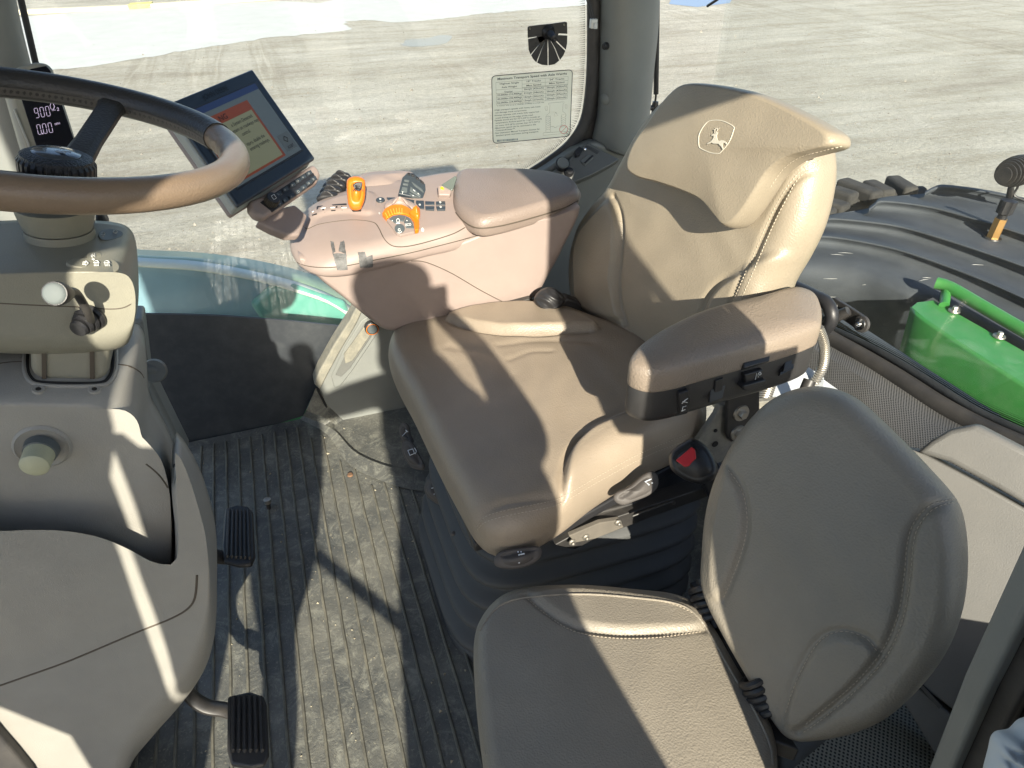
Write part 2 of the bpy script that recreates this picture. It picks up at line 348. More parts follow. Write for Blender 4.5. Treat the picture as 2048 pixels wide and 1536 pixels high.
def ground_mat():
    m = bpy.data.materials.new('gravel_yard'); m.use_nodes = True; N = m.node_tree.nodes; L = m.node_tree.links; b = N['Principled BSDF']; b.inputs['Roughness'].default_value = .7; b.inputs['Specular IOR Level'].default_value = .45
    tc = N.new('ShaderNodeTexCoord')
    def noise(sc, det=8, ro=.6, st=(1, 1, 1), rot=0):
        mp = N.new('ShaderNodeMapping'); mp.inputs['Scale'].default_value = st; mp.inputs['Rotation'].default_value = (0, 0, rot); L.new(tc.outputs['Object'], mp.inputs[0])
        t = N.new('ShaderNodeTexNoise'); t.inputs['Scale'].default_value = sc; t.inputs['Detail'].default_value = det; t.inputs['Roughness'].default_value = ro; L.new(mp.outputs[0], t.inputs['Vector']); return t.outputs['Fac']
    def ramp(src, pts):
        r = N.new('ShaderNodeValToRGB'); L.new(src, r.inputs[0]); e = r.color_ramp.elements
        while len(e) > 1: e.remove(e[-1])
        e[0].position = pts[0][0]; e[0].color = (*pts[0][1], 1)
        for p, c in pts[1:]: q = e.new(p); q.color = (*c, 1)
        return r.outputs[0]
    a = ramp(noise(.35, 12, .72, (.55, 1, 1), .25), [(.32, (.37, .34, .28)), (.47, (.45, .425, .355)), (.60, (.505, .485, .42)), (.75, (.57, .555, .50))])
    c = ramp(noise(17, 9, .78), [(.30, (.60, .58, .54)), (.45, (.92, .92, .90)), (.58, (1.05, 1.05, 1.04)), (.70, (1.45, 1.45, 1.42))])
    mx = N.new('ShaderNodeMix'); mx.data_type = 'RGBA'; mx.blend_type = 'MULTIPLY'; mx.inputs[0].default_value = 1; L.new(a, mx.inputs[6]); L.new(c, mx.inputs[7])
    s = ramp(noise(1.4, 12, .74, (.24, 1.4, 1), .32), [(.38, (.83, .805, .75)), (.50, (1, 1, .99)), (.63, (1.16, 1.16, 1.14))])
    m2 = N.new('ShaderNodeMix'); m2.data_type = 'RGBA'; m2.blend_type = 'MULTIPLY'; m2.inputs[0].default_value = 1; L.new(mx.outputs[2], m2.inputs[6]); L.new(s, m2.inputs[7])
    fl = ramp(noise(6, 12, .82, (.5, 1.5, 1), .2), [(.58, (0, 0, 0)), (.68, (1, 1, 1))])
    m3 = N.new('ShaderNodeMix'); m3.data_type = 'RGBA'; L.new(fl, m3.inputs[0]); L.new(m2.outputs[2], m3.inputs[6]); m3.inputs[7].default_value = (.68, .67, .65, 1)
    tk = ramp(noise(.9, 4, .5, (1.8, .10, 1), .95), [(.50, (1, 1, 1)), (.56, (.82, .80, .77)), (.60, (1.05, 1.05, 1.04)), (.64, (.84, .82, .79)), (.70, (1, 1, 1))])
    m4 = N.new('ShaderNodeMix'); m4.data_type = 'RGBA'; m4.blend_type = 'MULTIPLY'; L.new(ramp(noise(.12, 3, .5), [(.42, (0, 0, 0)), (.58, (1, 1, 1))]), m4.inputs[0]); L.new(m3.outputs[2], m4.inputs[6]); L.new(tk, m4.inputs[7])
    L.new(m4.outputs[2], b.inputs['Base Color'])
    bp = N.new('ShaderNodeBump'); bp.inputs['Strength'].default_value = 1; bp.inputs['Distance'].default_value = .05; L.new(noise(20, 10, .8), bp.inputs['Height']); L.new(bp.outputs[0], b.inputs['Normal'])
    return m
GND = ground_mat()
def floor_mat():
    m = bpy.data.materials.new('rubber_floor_mat'); m.use_nodes = True; N = m.node_tree.nodes; L = m.node_tree.links; b = N['Principled BSDF']; b.inputs['Roughness'].default_value = .55
    tc = N.new('ShaderNodeTexCoord')
    def nz(sc, det, ro, dist=0):
        t = N.new('ShaderNodeTexNoise'); t.inputs['Scale'].default_value = sc; t.inputs['Detail'].default_value = det; t.inputs['Roughness'].default_value = ro; t.inputs['Distortion'].default_value = dist; L.new(tc.outputs['Object'], t.inputs['Vector']); return t.outputs['Fac']
    def mr(src, a, b_, c, d):
        q = N.new('ShaderNodeMapRange'); L.new(src, q.inputs[0]); [q.inputs[i].__setattr__('default_value', v) for i, v in ((1, a), (2, b_), (3, c), (4, d))]; return q.outputs[0]
    def mix(f, a, bcol):
        q = N.new('ShaderNodeMix'); q.data_type = 'RGBA'; L.new(f, q.inputs[0])
        if isinstance(a, tuple): q.inputs[6].default_value = (*a, 1)
        else: L.new(a, q.inputs[6])
        q.inputs[7].default_value = (*bcol, 1); return q.outputs[2]
    c = mix(mr(nz(7, 10, .65), .35, .7, 0, 1), (.070, .074, .072), (.155, .152, .130))
    c = mix(mr(nz(14, 12, .85, 1.6), .50, .66, 0, .8), c, (.30, .30, .25))
    c = mix(mr(nz(3.2, 5, .6, .5), .52, .66, 0, .55), c, (.045, .05, .05))
    c = mix(mr(nz(150, 3, .6), .60, .72, 0, .6), c, (.33, .31, .24))
    L.new(c, b.inputs['Base Color']); L.new(mr(nz(9, 8, .7, .6), .4, .65, .30, .75), b.inputs['Roughness'])
    bp = N.new('ShaderNodeBump'); bp.inputs['Strength'].default_value = .7; bp.inputs['Distance'].default_value = .003; L.new(nz(45, 8, .7, 1.5), bp.inputs['Height']); L.new(bp.outputs[0], b.inputs['Normal'])
    return m
FLR = floor_mat()
def perf_mat(nm, hole, base, sc=210):
    m = mat(nm, (.13, .13, .125), .5); N = m.node_tree.nodes; L = m.node_tree.links; b = N['Principled BSDF']
    tc = N.new('ShaderNodeTexCoord'); mp = N.new('ShaderNodeMapping'); mp.inputs['Rotation'].default_value = (0, math.radians(90), 0); t = N.new('ShaderNodeTexVoronoi'); t.voronoi_dimensions = '2D'; t.inputs['Scale'].default_value = sc; t.inputs['Randomness'].default_value = 0
    sx = N.new('ShaderNodeSeparateXYZ'); L.new(tc.outputs['Object'], sx.inputs[0]); cx = N.new('ShaderNodeCombineXYZ'); L.new(sx.outputs[1], cx.inputs[0])
    ad = N.new('ShaderNodeMath'); ad.operation = 'ADD'; L.new(sx.outputs[2], ad.inputs[0]); L.new(sx.outputs[0], ad.inputs[1]); L.new(ad.outputs[0], cx.inputs[1])
    rt = N.new('ShaderNodeVectorRotate'); rt.rotation_type = 'Z_AXIS'; rt.inputs['Angle'].default_value = .78; L.new(cx.outputs[0], rt.inputs['Vector']); L.new(rt.outputs[0], t.inputs['Vector'])
    mr = N.new('ShaderNodeMapRange'); mr.inputs[1].default_value = .24; mr.inputs[2].default_value = .36; L.new(t.outputs['Distance'], mr.inputs[0])
    mx = N.new('ShaderNodeMix'); mx.data_type = 'RGBA'; L.new(mr.outputs[0], mx.inputs[0]); mx.inputs[6].default_value = (*hole, 1); mx.inputs[7].default_value = (*base, 1); L.new(mx.outputs[2], b.inputs['Base Color'])
    bp = N.new('ShaderNodeBump'); bp.inputs['Distance'].default_value = .002; L.new(mr.outputs[0], bp.inputs['Height']); L.new(bp.outputs[0], b.inputs['Normal']); return m
PERF = perf_mat('perforated_vinyl', (.012, .012, .012), (.13, .13, .128)); PERF2 = perf_mat('perforated_base_mat', (.03, .03, .025), (.30, .30, .25), 170)
def decal(name, quads, tgt, h, m, parent, n=7):
    parts = []
    for q in quads:   # q: 4 px corners, draped on the surface
        q = [np.array(c, float) for c in q]; G = []; 
        for i in range(n+1):
            for j in range(n+1):
                u, v = i/n, j/n; c = q[0]*(1-u)*(1-v)+q[1]*u*(1-v)+q[2]*u*v+q[3]*(1-u)*v
                if 0 < i < n or 0 < j < n: c = c+rng.normal(0, .35, 2)
                hh = hit(c[0], c[1], *tgt); G.append(hh[0]+hh[1]*h if hh else None)
        if any(g is None for g in G): print('MISS decal', name); continue
        parts.append((G, [(i*(n+1)+j, i*(n+1)+j+1, (i+1)*(n+1)+j+1, (i+1)*(n+1)+j) for i in range(n) for j in range(n)]))
    return multi(name, parts, m, parent, smooth=False, solid=.0008)

# ================================================================== SETTING
GZ = -1.5
g = obj('ground', [(-300, -200, GZ), (300, -200, GZ), (300, 400, GZ), (-300, 400, GZ)], [(0, 1, 2, 3)], GND); tag(g, 'pale gravel yard with tyre marks outside the cab', kind='structure')
def gp(a, b): return at(a, b, z=GZ+.004)
edge = [(-900, 330), (0, 143), (60, 143), (140, 137), (250, 122), (380, 100), (520, 78), (640, 66), (700, 58), (690, 44), (735, 40), (800, 44), (900, 36), (1000, 24), (1100, 16), (1200, 6), (1500, -30)]
top = [(1600, -60), (1200, -30), (700, -8), (640, 6), (560, 2), (300, 14), (60, 32), (-900, 130)]
ei = smooth_ring(np.array([gp(*q) for q in edge]), 160, False); ei[:, :2] += rng.normal(0, .05, (160, 2)); ti = np.array([gp(*q) for q in top])
o = obj('concrete_pad', list(ei)+list(ti), [tuple(range(len(ei)+len(ti)))], SNOW, smooth=False); tag(o, 'frost white concrete strip across the far side of the yard', kind='structure')
def crumbs(nm, pts, sizes, m, parent=None):
    parts = []
    base = np.array([(1, 0, -.3), (-.5, .86, -.3), (-.5, -.86, -.3), (.2, .1, .7), (0, 0, -.6)]); fc = [(0, 1, 3), (1, 2, 3), (2, 0, 3), (1, 0, 4), (2, 1, 4), (0, 2, 4)]
    for p, s in zip(pts, sizes):
        a = rng.uniform(0, 6.28); R = np.array([[math.cos(a), -math.sin(a), 0], [math.sin(a), math.cos(a), 0], [0, 0, 1]]); parts.append(((base*rng.uniform(.6, 1.3, (5, 3)))@R.T*s+p, fc))
    o = multi(nm, parts, m, parent, smooth=False); o['kind'] = 'stuff'; return o
n_ = 3600; yy_ = 4.2+rng.beta(1.1, 1.6, n_)*16; xx_ = rng.uniform(-1, 1, n_)*(yy_*.95)+yy_*.30
tag(crumbs('gravel_stones', np.stack([xx_, yy_, np.full(n_, GZ+.004)], 1), rng.gamma(2.0, .0042, n_), mat('stone', (.22, .205, .17), .8, var=.35, dscale=3)), 'loose small stones scattered over the gravel yard', kind='stuff')
# kerb with yellow paint
kp = [at(-600, 60, z=GZ+.1), at(-200, 34, z=GZ+.1), at(40, 20, z=GZ+.1), at(255, 11, z=GZ+.1), at(300, 8, z=GZ+.1), at(560, -9, z=GZ+.1)]
def kerb(pts, m, nm, dz=0, wd=.22):
    V = []; 
    for p in pts: V += [p+np.array([0, 0, dz]), p+np.array([.05, wd, dz]), p+np.array([.05, wd, -.1]), p+np.array([0, 0, -.1])]
    Fc = []
    for i in range(len(pts)-1):
        for j in range(4): a = i*4+j; b = i*4+(j+1) % 4; Fc.append((a, b, b+4, a+4))
    Fc += [(0, 1, 2, 3), tuple(len(V)-4+i for i in range(4))]
    return obj(nm, V, Fc, m, smooth=False)
CONC = mat('concrete', (.50, .47, .36), .85, bump=.4, bscale=20, dust=.2, dscale=2)
tag(kerb(kp, CONC, 'kerb'), 'pale concrete kerb along the far edge of the yard', kind='structure')
tag(kerb(kp[3:5], YCON, 'painted_kerb', .012, .4), 'yellow painted block on the far kerb', 'kerb')
bp_ = [gp(1338, 8), gp(1395, 14), gp(1460, 6), gp(1470, -14), gp(1350, -20)]
tag(obj('blue_patch', bp_, [tuple(range(5))], BLUT, smooth=False), 'flat blue patch on the far gravel', kind='structure')  # flat blue sheet laid on the gravel
pud = [gp(*q) for q in ell(852, 82, 55, 9, 20, -8)]
o = obj('puddle', [p+np.array([rng.normal(0, .05), rng.normal(0, .1), 0]) for p in pud], [tuple(range(20))], mat('wet_mud', (.24, .21, .14), .25, dust=.4, dscale=1.5), smooth=False); tag(o, 'small muddy puddle on the yard near the frosted strip', kind='structure')
# floor
fl = [(-.95, .12), (.95, .12), (1.05, 1.66), (.0, 1.70), (-.40, 1.69), (-.95, 1.69)]
floor = slab('floor', [(x, y, 0) for x, y in fl], (0, 0, -.05), FLR); tag(floor, 'ribbed muddy rubber mat covering the cab floor', kind='structure')
RIBM = mat('rib_rubber', (.06, .06, .052), .65, dust=.75, dcol=(.24, .225, .17), dscale=18, bump=.6, bscale=150); sp = .0315; k = 0
for i in range(-20, 13):
    x = .183+i*sp
    if x < -.47 or x > .42: continue
    y1 = 1.36 if x > .06 else (1.60 if x > -.05 else 1.66)
    if .0 < x <= .06: y1 = 1.48
    P = []
    for yy in np.linspace(.14, y1, 26): P.append((x+rng.normal(0, .0006), yy, .0012+rng.normal(0, .0004)))
    V, Fc = tube_vf(P, .0026, 6, upv=(1, 0, 0), flat=1.15)
    r_ = obj('rib', V, Fc, RIBM, floor)
n_ = 420; gx = rng.uniform(-.46, .20, n_); gy_ = rng.uniform(.5, 1.62, n_)
crumbs('grit', np.stack([gx, gy_, np.full(n_, .001)], 1), rng.gamma(2.0, .0007, n_), mat('grit', (.30, .27, .20), .9, var=.3, dscale=30), floor)
# mat flange rising to the right wall
fr = [[at(a, b, z=0.004) for a, b in [(600, 838), (655, 870), (700, 930), (780, 968), (860, 985), (960, 1000)]],
      [at(a, b, z=0.012) for a, b in [(606, 832), (665, 858), (712, 905), (785, 935), (870, 945), (960, 950)]],
      [at(a, b, y=1.64) for a, b in [(612, 822), (650, 835), (705, 872), (790, 893), (880, 893), (960, 890)]],
      [at(a, b, y=1.66) for a, b in [(632, 775), (655, 800), (712, 850), (800, 872), (880, 872), (960, 870)]]]
loft('mat_flange', [smooth_ring(r, 30, False) for r in fr], FLR, floor, cap=False, closed=False)
lp = at(700, 948, z=.006); lathe('drain_hole', [(.001, .004), (.006, .004), (.008, .0)], lp-np.array([0, 0, .004]), (0, 0, 1), mat('rusty', (.16, .09, .05), .9), floor, seg=16)
# ------------------------------------------------------------------ right side of the cab
t = empty('side_window', (0.2, 1.71, 0), 'large clear right side window with a black printed lower border', 'window')
WY = 1.70
wo = [at(*q, y=WY+.012) for q in [(262, 628), (370, 629), (450, 632), (620, 645), (712, 655)]]
pane = slab('glass', [(-.62, WY+.01, -.02), (.05, WY+.01, -.02), (.10, WY+.01, .2), (.86, WY+.01, .45), (.86, WY+.01, 1.62), (-.62, WY+.01, 1.62)], (0, .005, 0), GLS, t)
fp = [(255, 627), (370, 629), (450, 632), (560, 640), (640, 648), (708, 655), (668, 700), (634, 772), (606, 832), (500, 865), (372, 897), (330, 800), (290, 720)]
FRIT = mat('black_frit', (.026, .03, .036), .35, dust=.22, dcol=(.14, .15, .15), dscale=26)
fr_ = slab('black_border', [at(*q, y=WY) for q in fp], (0, .006, 0), FRIT, t)
# dot fade of the frit
dots = []
for rrow in range(5):
    for q in np.linspace(0, 1, 150):
        px = 262+q*440; py = np.interp(px, [262, 370, 450, 620, 710], [628, 629, 632, 645, 655])-2.2-rrow*2.6
        p = at(px+(rrow % 2)*1.5, py, y=WY+.004); s = .0011-.00018*rrow
        dots.append(([p+np.array([s*math.cos(a), 0, s*math.sin(a)]) for a in np.arange(6)*math.pi/3], [(0, 1, 2, 3, 4, 5)]))
# curved seal on the right edge of the window
sealpx = [(1184, -260), (1186, -100), (1187, 0), (1186, 120), (1180, 200), (1168, 250), (1140, 292), (1095, 328), (1040, 362), (980, 392), (900, 430), (760, 520)]
SP = smooth_ring(np.array([at(*q, y=WY-.004) for q in sealpx]), 80, False)
tube('seal', SP, .016, RUB, t, res=10, flat=.75, upv=(0, 1, 0))
slab('seal_backing', [at(*q, y=WY+.004) for q in [(1188, -260), (1215, -260), (1212, 0), (1208, 200), (1204, 285), (1188, 300), (1140, 302), (1165, 262), (1180, 205), (1188, 120), (1189, 0)]], (0, .004, 0), RUB, t)
for rrow in range(5):
    off = .020+.0032*rrow; s = .0013-.0002*rrow
    for i in range(1, len(SP)-1):
        tn = nrm(SP[i+1]-SP[i-1]); nn_ = np.cross(tn, [0, 1, 0]); nn_ = nn_ if nn_[0] < 0 or (abs(nn_[0]) < .1 and nn_[2] > 0) else -nn_
        for sub in (0, .33, .66):
            p = SP[i]*(1-sub)+SP[i+1]*sub+nrm(nn_)*off; p[1] = WY+.004
            dots.append(([p+np.array([s*math.cos(a), 0, s*math.sin(a)]) for a in np.arange(6)*math.pi/3], [(0, 1, 2, 3, 4, 5)]))
d_ = multi('dot_border', dots, mat('frit_dots', (.01, .012, .012), .5), t, smooth=False); d_['kind'] = 'stuff'
# lower wall trim panel
wl = empty('side_wall', (.5, 1.66, 0), 'beige grey moulded trim panel below the right side window', 'wall panel')
pan = [(632, 772), (664, 700), (712, 622), (735, 585), (800, 540), (900, 440), (980, 404), (1040, 372), (1100, 335), (1150, 300), (1190, 284), (1330, 330), (1500, 460), (1560, 560), (1560, 700), (1400, 800), (1200, 880), (1000, 905), (880, 893), (790, 893), (712, 870), (660, 833)]
sw = slab('trim_panel', [at(*q, y=1.655) for q in pan], (0, .04, 0), TRIM, wl, bev=.008)
line_on('panel_edge', [(634, 775), (648, 812), (668, 836), (712, 868), (760, 885), (820, 892)], (sw,), .0035, BLK, wl)
DUST = mat('dusty_ledge', (.14, .14, .12), .85, dust=.8, dcol=(.30, .28, .22), dscale=40, bump=.8, bscale=120)
slab('ledge', [at(*q, y=1.63) for q in [(628, 768), (640, 740), (668, 690), (700, 640), (716, 608), (730, 612), (712, 650), (680, 704), (652, 756), (640, 780)]], (0, .05, 0), DUST, wl, bev=.004)
rec = [(662, 752), (690, 690), (722, 640), (750, 620), (762, 640), (752, 670), (705, 740), (680, 772), (668, 775)]
plate('recess_rim', rec, (sw,), .004, TRIM, wl, bev=.004)
plate('recess', [(670, 748), (698, 692), (728, 645), (748, 632), (752, 650), (742, 672), (700, 734), (682, 752)], (sw,), .0055, TRIMD, wl, bev=.002)
plate('latch_strip', [(687, 706), (728, 650), (742, 660), (738, 670), (705, 718), (690, 724)], (sw,), .009, DUST, wl, bev=.002)
h_ = hit(742, 651, sw); n_ = h_[1]
kp_ = empty('power_socket', h_[0], 'round black socket cap with a thin orange ring on the right wall trim', 'socket')
lathe('cap', [(.001, .022), (.014, .022), (.018, .019), (.019, 0)], h_[0], n_, BLK, kp_, mod=lambda a, r, h: 1+.05*(math.sin(a*22) > 0)*(h < .02))
lathe('ring', [(.0145, .0225), (.0155, .0228), (.0163, .0222), (.0155, .0215)], h_[0], n_, ORG, kp_, cap=False)
lathe('face', [(.0005, .0235), (.012, .0232), (.013, .022)], h_[0], n_, DKG, kp_)
# ------------------------------------------------------------------ rear right pillar
rp = empty('rear_pillar', (.85, 1.66, .65), 'grey green cab pillar between the side window and the rear window', 'pillar')
cols = []
for yy, pts in ((1.70, [(1205, -700), (1196, 0), (1194, 120), (1192, 215), (1184, 262), (1176, 290)]), (1.665, [(1222, -700), (1212, 0), (1211, 120), (1209, 215), (1203, 262), (1200, 296)]), (1.62, [(1256, -700), (1248, 0), (1246, 120), (1243, 215), (1240, 270), (1236, 312)]), (1.66, [(1340, -700), (1318, 0), (1309, 120), (1300, 215), (1293, 270), (1286, 322)]), (1.80, [(1350, -700), (1322, 0), (1312, 120), (1303, 215), (1297, 270), (1290, 326)])):
    cols.append(smooth_ring(np.array([at(*q, y=yy) for q in pts]), 24, False))
pil = loft('pillar_cover', cols, TRIM, rp, cap=False, closed=False, sub=1, solid=-.01)
for px, py, rx, m, nm in ((1212, 92, .0085, BLK, 'bump_stop'), (1210, 199, .014, TRIM, 'plug')):
    h = hit(px, py, pil); ht = .010 if nm == 'bump_stop' else .006
    lathe(nm, [(.001, ht), (rx*.45, ht), (rx*.5, ht*.8), (rx*.85, ht*.7), (rx, 0), (rx, -.004)] if nm == 'bump_stop' else [(.001, ht), (rx*.6, ht*.8), (rx*.92, ht*.35), (rx, -.002)], h[0], h[1], m, rp, seg=28)
p0 = at(1187, 47, y=1.66)
wc = empty('wire_plug', p0, 'small white wiring plug hanging beside the rear pillar', 'connector')
box('plug_body', p0, (.016, .012, .02), mat('white_plastic', (.6, .62, .6), .35), wc, bev=.002)
box('plug_latch', p0+np.array([.002, -.008, -.004]), (.008, .006, .012), mat('white_plastic2', (.55, .57, .56), .35), wc, bev=.001)
for dx in (-.004, .002): tube('wire', smooth_ring([p0+np.array([dx, 0, .008]), p0+np.array([dx-.004, .01, .03]), p0+np.array([dx-.012, .02, .07]), p0+np.array([-.01+dx, .03, .2])], 20, False), .0012, BLK, wc, res=6)
# sill panel beside the pillar foot with vent, switch and sockets
sp_ = empty('sill_panel', at(1150, 320, y=1.6), 'dark grey sill panel with vent slots and sockets at the foot of the rear pillar', 'panel')
SPp = [(1176, 284), (1214, 305), (1240, 318), (1222, 330), (1180, 352), (1130, 372), (1085, 376), (1075, 366), (1110, 340), (1140, 318), (1160, 298)]
pln = (at(1150, 330, y=1.62), nrm((-.1, -.75, .65)))
sil = slab('panel', [at(*q, p=pln[0], n=pln[1]) for q in SPp], -pln[1]*.03, TRIMD, sp_, bev=.004)
for i in range(12):
    x = 1175+i*2.1; y = 286+i*1.15; plate('vent_slot', [(x-1, y-2+6), (x, y-2+6), (x-4.5, y+9.5), (x-5.5, y+9.5)], (sil,), .0012, BLK, sp_, pl=pln)
plate('switch', [(1146, 306), (1156, 296), (1166, 302), (1158, 314), (1150, 316)], (sil,), .012, BLK, sp_, pl=pln, bev=.002)
plate('tray', [(1160, 323), (1176, 310), (1187, 316), (1170, 332)], (sil,), .004, TRIM, sp_, pl=pln, bev=.0015)
plate('lever', [(1167, 327), (1183, 312), (1186, 314), (1170, 329)], (sil,), .008, BLK, sp_, pl=pln, bev=.001)
for (a, b, r_, m1) in ((1124, 330, .018, TRIM), (1137, 346, .012, BLK)):
    c = at(a, b, p=pln[0], n=pln[1]); lathe('socket', [(.001, .012), (r_*.8, .012), (r_, .009), (r_, 0)], c, pln[1], BLK, sp_, seg=24); lathe('socket_cap', [(.001, .016), (r_*.7, .0155), (r_*.8, .012)], c, pln[1], m1, sp_, seg=24)
lathe('pin', [(.001, .01), (.004, .008), (.004, 0)], at(1168, 300, p=pln[0], n=pln[1]), pln[1], CHR, sp_, seg=12)
# gas strut outside
gy = 1.86
gs = empty('gas_strut', at(1310, 200, y=gy), 'black gas strut hanging outside beside the rear pillar', 'strut')
tube('cylinder', [at(1318, -300, y=gy), at(1312, 188, y=gy)], .0072, BLK, gs, res=16); tube('rod', [at(1312, 188, y=gy), at(1310, 210, y=gy)], .003, METB, gs)
tube('end_joint', [at(1311, 203, y=gy), at(1310, 212, y=gy), at(1309, 228, y=gy)], [.008, .010, .009], BLK, gs, res=14); tube('ball', [at(1300, 216, y=gy), at(1310, 214, y=gy)], .007, BLK, gs, res=12)
# front pillar (far left)
fpil = empty('front_pillar', (-.47, 1.66, .8), 'grey front cab pillar at the left edge of the photograph', 'pillar')
cols = []
for yy, pts in ((1.62, [(-400, -500), (-160, 0), (-120, 130), (-60, 330), (0, 470)]), (1.58, [(-230, -500), (-60, 0), (-30, 130), (20, 330), (40, 445)]), (1.62, [(-70, -500), (28, 0), (58, 130), (110, 330), (150, 450)]), (1.70, [(-60, -500), (36, 0), (66, 130), (118, 330), (158, 450)])):
    cols.append(smooth_ring(np.array([at(*q, y=yy) for q in pts]), 24, False))
loft('pillar_cover', cols, TRIM, fpil, cap=False, closed=False, sub=1, solid=-.01)
tube('seal', [at(*q, y=1.71) for q in [(-60, -500), (42, 0), (72, 130), (124, 330), (164, 450)]], .006, RUB, fpil)
# ------------------------------------------------------------------ rear window
RX = 1.10
rw = empty('rear_window', (RX, 1.0, .45), 'rear cab window with black rubber trim and dotted border', 'window')
slab('glass', [(RX+.012, 1.66, .42), (RX+.012, .2, .50), (RX+.012, .2, 1.6), (RX+.012, 1.66, 1.6)], (.005, 0, 0), GLR, rw)
RS = [(1500, 520), (1560, 580), (1605, 640), (1660, 678), (1720, 712), (1800, 760), (1880, 812), (1960, 856), (2048, 896), (2200, 960)]
tube('seal', smooth_ring(np.array([at(*q, x=RX-.005) for q in RS]), 50, False), .020, RUB, rw, res=12, flat=.8, upv=(1, 0, 0))
bd = smooth_ring(np.array([at(*q, x=RX+.008) for q in [(1640, 655), (1720, 694), (1800, 742), (1880, 792), (1960, 838), (2048, 880), (2200, 950)]]), 60, False)
bd2 = smooth_ring(np.array([at(*q, x=RX+.008) for q in [(1640, 640), (1720, 676), (1800, 718), (1880, 767), (1960, 816), (2048, 856), (2200, 925)]]), 60, False)
loft('black_border', [bd, bd2], FRIT, rw, cap=False, closed=False, solid=.001)
dots = []
for rrow in range(5):
    for i in range(59):
        for sub in (0, .2, .4, .6, .8):
            p = bd2[i]*(1-sub)+bd2[i+1]*sub+np.array([-.001, 0, .0022+.0036*rrow]); p = p+np.array([0, .0018*(rrow % 2), 0]); s = .0016-.00026*rrow
            dots.append(([p+np.array([0, s*math.cos(a), s*math.sin(a)]) for a in np.arange(6)*math.pi/3], [(0, 1, 2, 3, 4, 5)]))
d_ = multi('dot_border', dots, mat('frit_dots2', (.008, .012, .008), .5), rw, smooth=False); d_['kind'] = 'stuff'
# handle on rear window
hd = empty('window_handle', at(1620, 600, x=1.06), 'black grab handle and hinge plate at the corner of the rear window', 'handle')
tube('grip', smooth_ring([at(1545, 548, x=1.02), at(1575, 566, x=1.02), at(1625, 590, x=1.02), at(1655, 608, x=1.02), at(1663, 640, x=1.02), at(1640, 668, x=1.03)], 30, False), .014, BLK, hd, res=14)
plate('hinge_plate', [(1665, 600), (1672, 596), (1700, 612), (1730, 632), (1740, 648), (1735, 660), (1722, 662), (1690, 640), (1668, 618)], (), .006, METB, hd, pl=(at(1700, 630, x=1.075), (-1, -.05, .1)), bev=.002)
tube('hinge_arm', [at(1652, 640, x=1.04), at(1675, 632, x=1.05), at(1697, 622, x=1.06)], [.011, .012, .010], METB, hd, res=14)
for a, b in ((1668, 612), (1722, 648)):
    c = at(a, b, x=1.07); lathe('bolt', [(.001, .014), (.004, .012), (.005, .006), (.012, .005), (.013, 0)], c, (-1, -.1, .15), CHR, hd, seg=16); lathe('grommet', [(.013, .003), (.017, .002), (.018, -.004)], c, (-1, -.1, .15), RUB, hd, seg=20)
# perforated rear shelf panel and grey storage box
pp = empty('rear_shelf', at(1750, 800, x=1.0), 'dark perforated trim panel below the rear window', 'trim panel')
prow = [[at(a, b, x=1.085) for a, b in [(1420, 540), (1560, 600), (1645, 678), (1725, 724), (1800, 772), (1880, 825), (1960, 868), (2060, 915)]],
        [at(a, b, x=1.04) for a, b in [(1400, 580), (1540, 640), (1640, 705), (1720, 752), (1790, 802), (1870, 850), (1950, 880), (2050, 930)]],
        [at(a, b, x=.98) for a, b in [(1380, 640), (1500, 700), (1600, 770), (1690, 830), (1760, 870), (1830, 905), (1880, 930), (1980, 980)]],
        [at(a, b, x=.96) for a, b in [(1380, 760), (1480, 830), (1600, 900), (1690, 960), (1760, 1000), (1830, 1040), (1880, 1080), (1980, 1140)]]]
loft('perforated_panel', [smooth_ring(r, 40, False) for r in prow], PERF, pp, cap=False, closed=False)
sb = empty('storage_box', at(1950, 1100, x=.9), 'grey moulded storage box behind the passenger seat', 'storage box')
BN = nrm((-.80, -.38, .46)); BPt = at(1950, 1100, x=.86)
BOXM = mat('box_plastic', (.13, .13, .125), .55, bump=.35, bscale=500, dust=.3, dcol=(.20, .19, .17), dscale=7, var=.04)
slab('lid', [at(*q, p=BPt+BN*.012, n=BN) for q in [(1832, 905), (1862, 880), (1900, 858), (1950, 848), (2060, 905), (2120, 1050), (1990, 975), (1900, 925)]], -BN*.05, BOXM, sb, bev=.008)
slab('front_panel', [at(*q, p=BPt, n=BN) for q in [(1700, 880), (1838, 902), (1950, 962), (2080, 1035), (2080, 1300), (1960, 1480), (1905, 1420), (1838, 1370), (1740, 1380)]], -BN*.05, BOXM, sb, bev=.004)
slab('lower_panel', [at(*q, p=BPt-BN*.003, n=BN) for q in [(1700, 1300), (1838, 1376), (1905, 1432), (1960, 1500), (1900, 1560), (1810, 1410), (1700, 1330)]], -BN*.05, BOXM, sb, bev=.003)
slab('slot', [at(*q, p=BPt+BN*.004, n=BN) for q in [(1838, 1372), (1845, 1370), (1884, 1412), (1878, 1418)]], -BN*.01, BLK, sb)
lp_ = slab('perforated_base', [at(*q, z=.16) for q in [(1700, 1440), (1816, 1394), (1880, 1450), (1930, 1540), (1700, 1640), (1560, 1560)]], (0, 0, -.02), mat('perforated_base_mat', (.26, .26, .2), .6), sb)
lp_.data.materials[0] = PERF2
blk = slab('grey_bracket', [at(*q, z=.14) for q in [(1560, 1470), (1690, 1460), (1735, 1520), (1735, 1640), (1560, 1640)]], (0, 0, -.05), TRIMD, None, bev=.008); tag(blk, 'dark grey bracket on the floor under the passenger backrest', 'bracket')
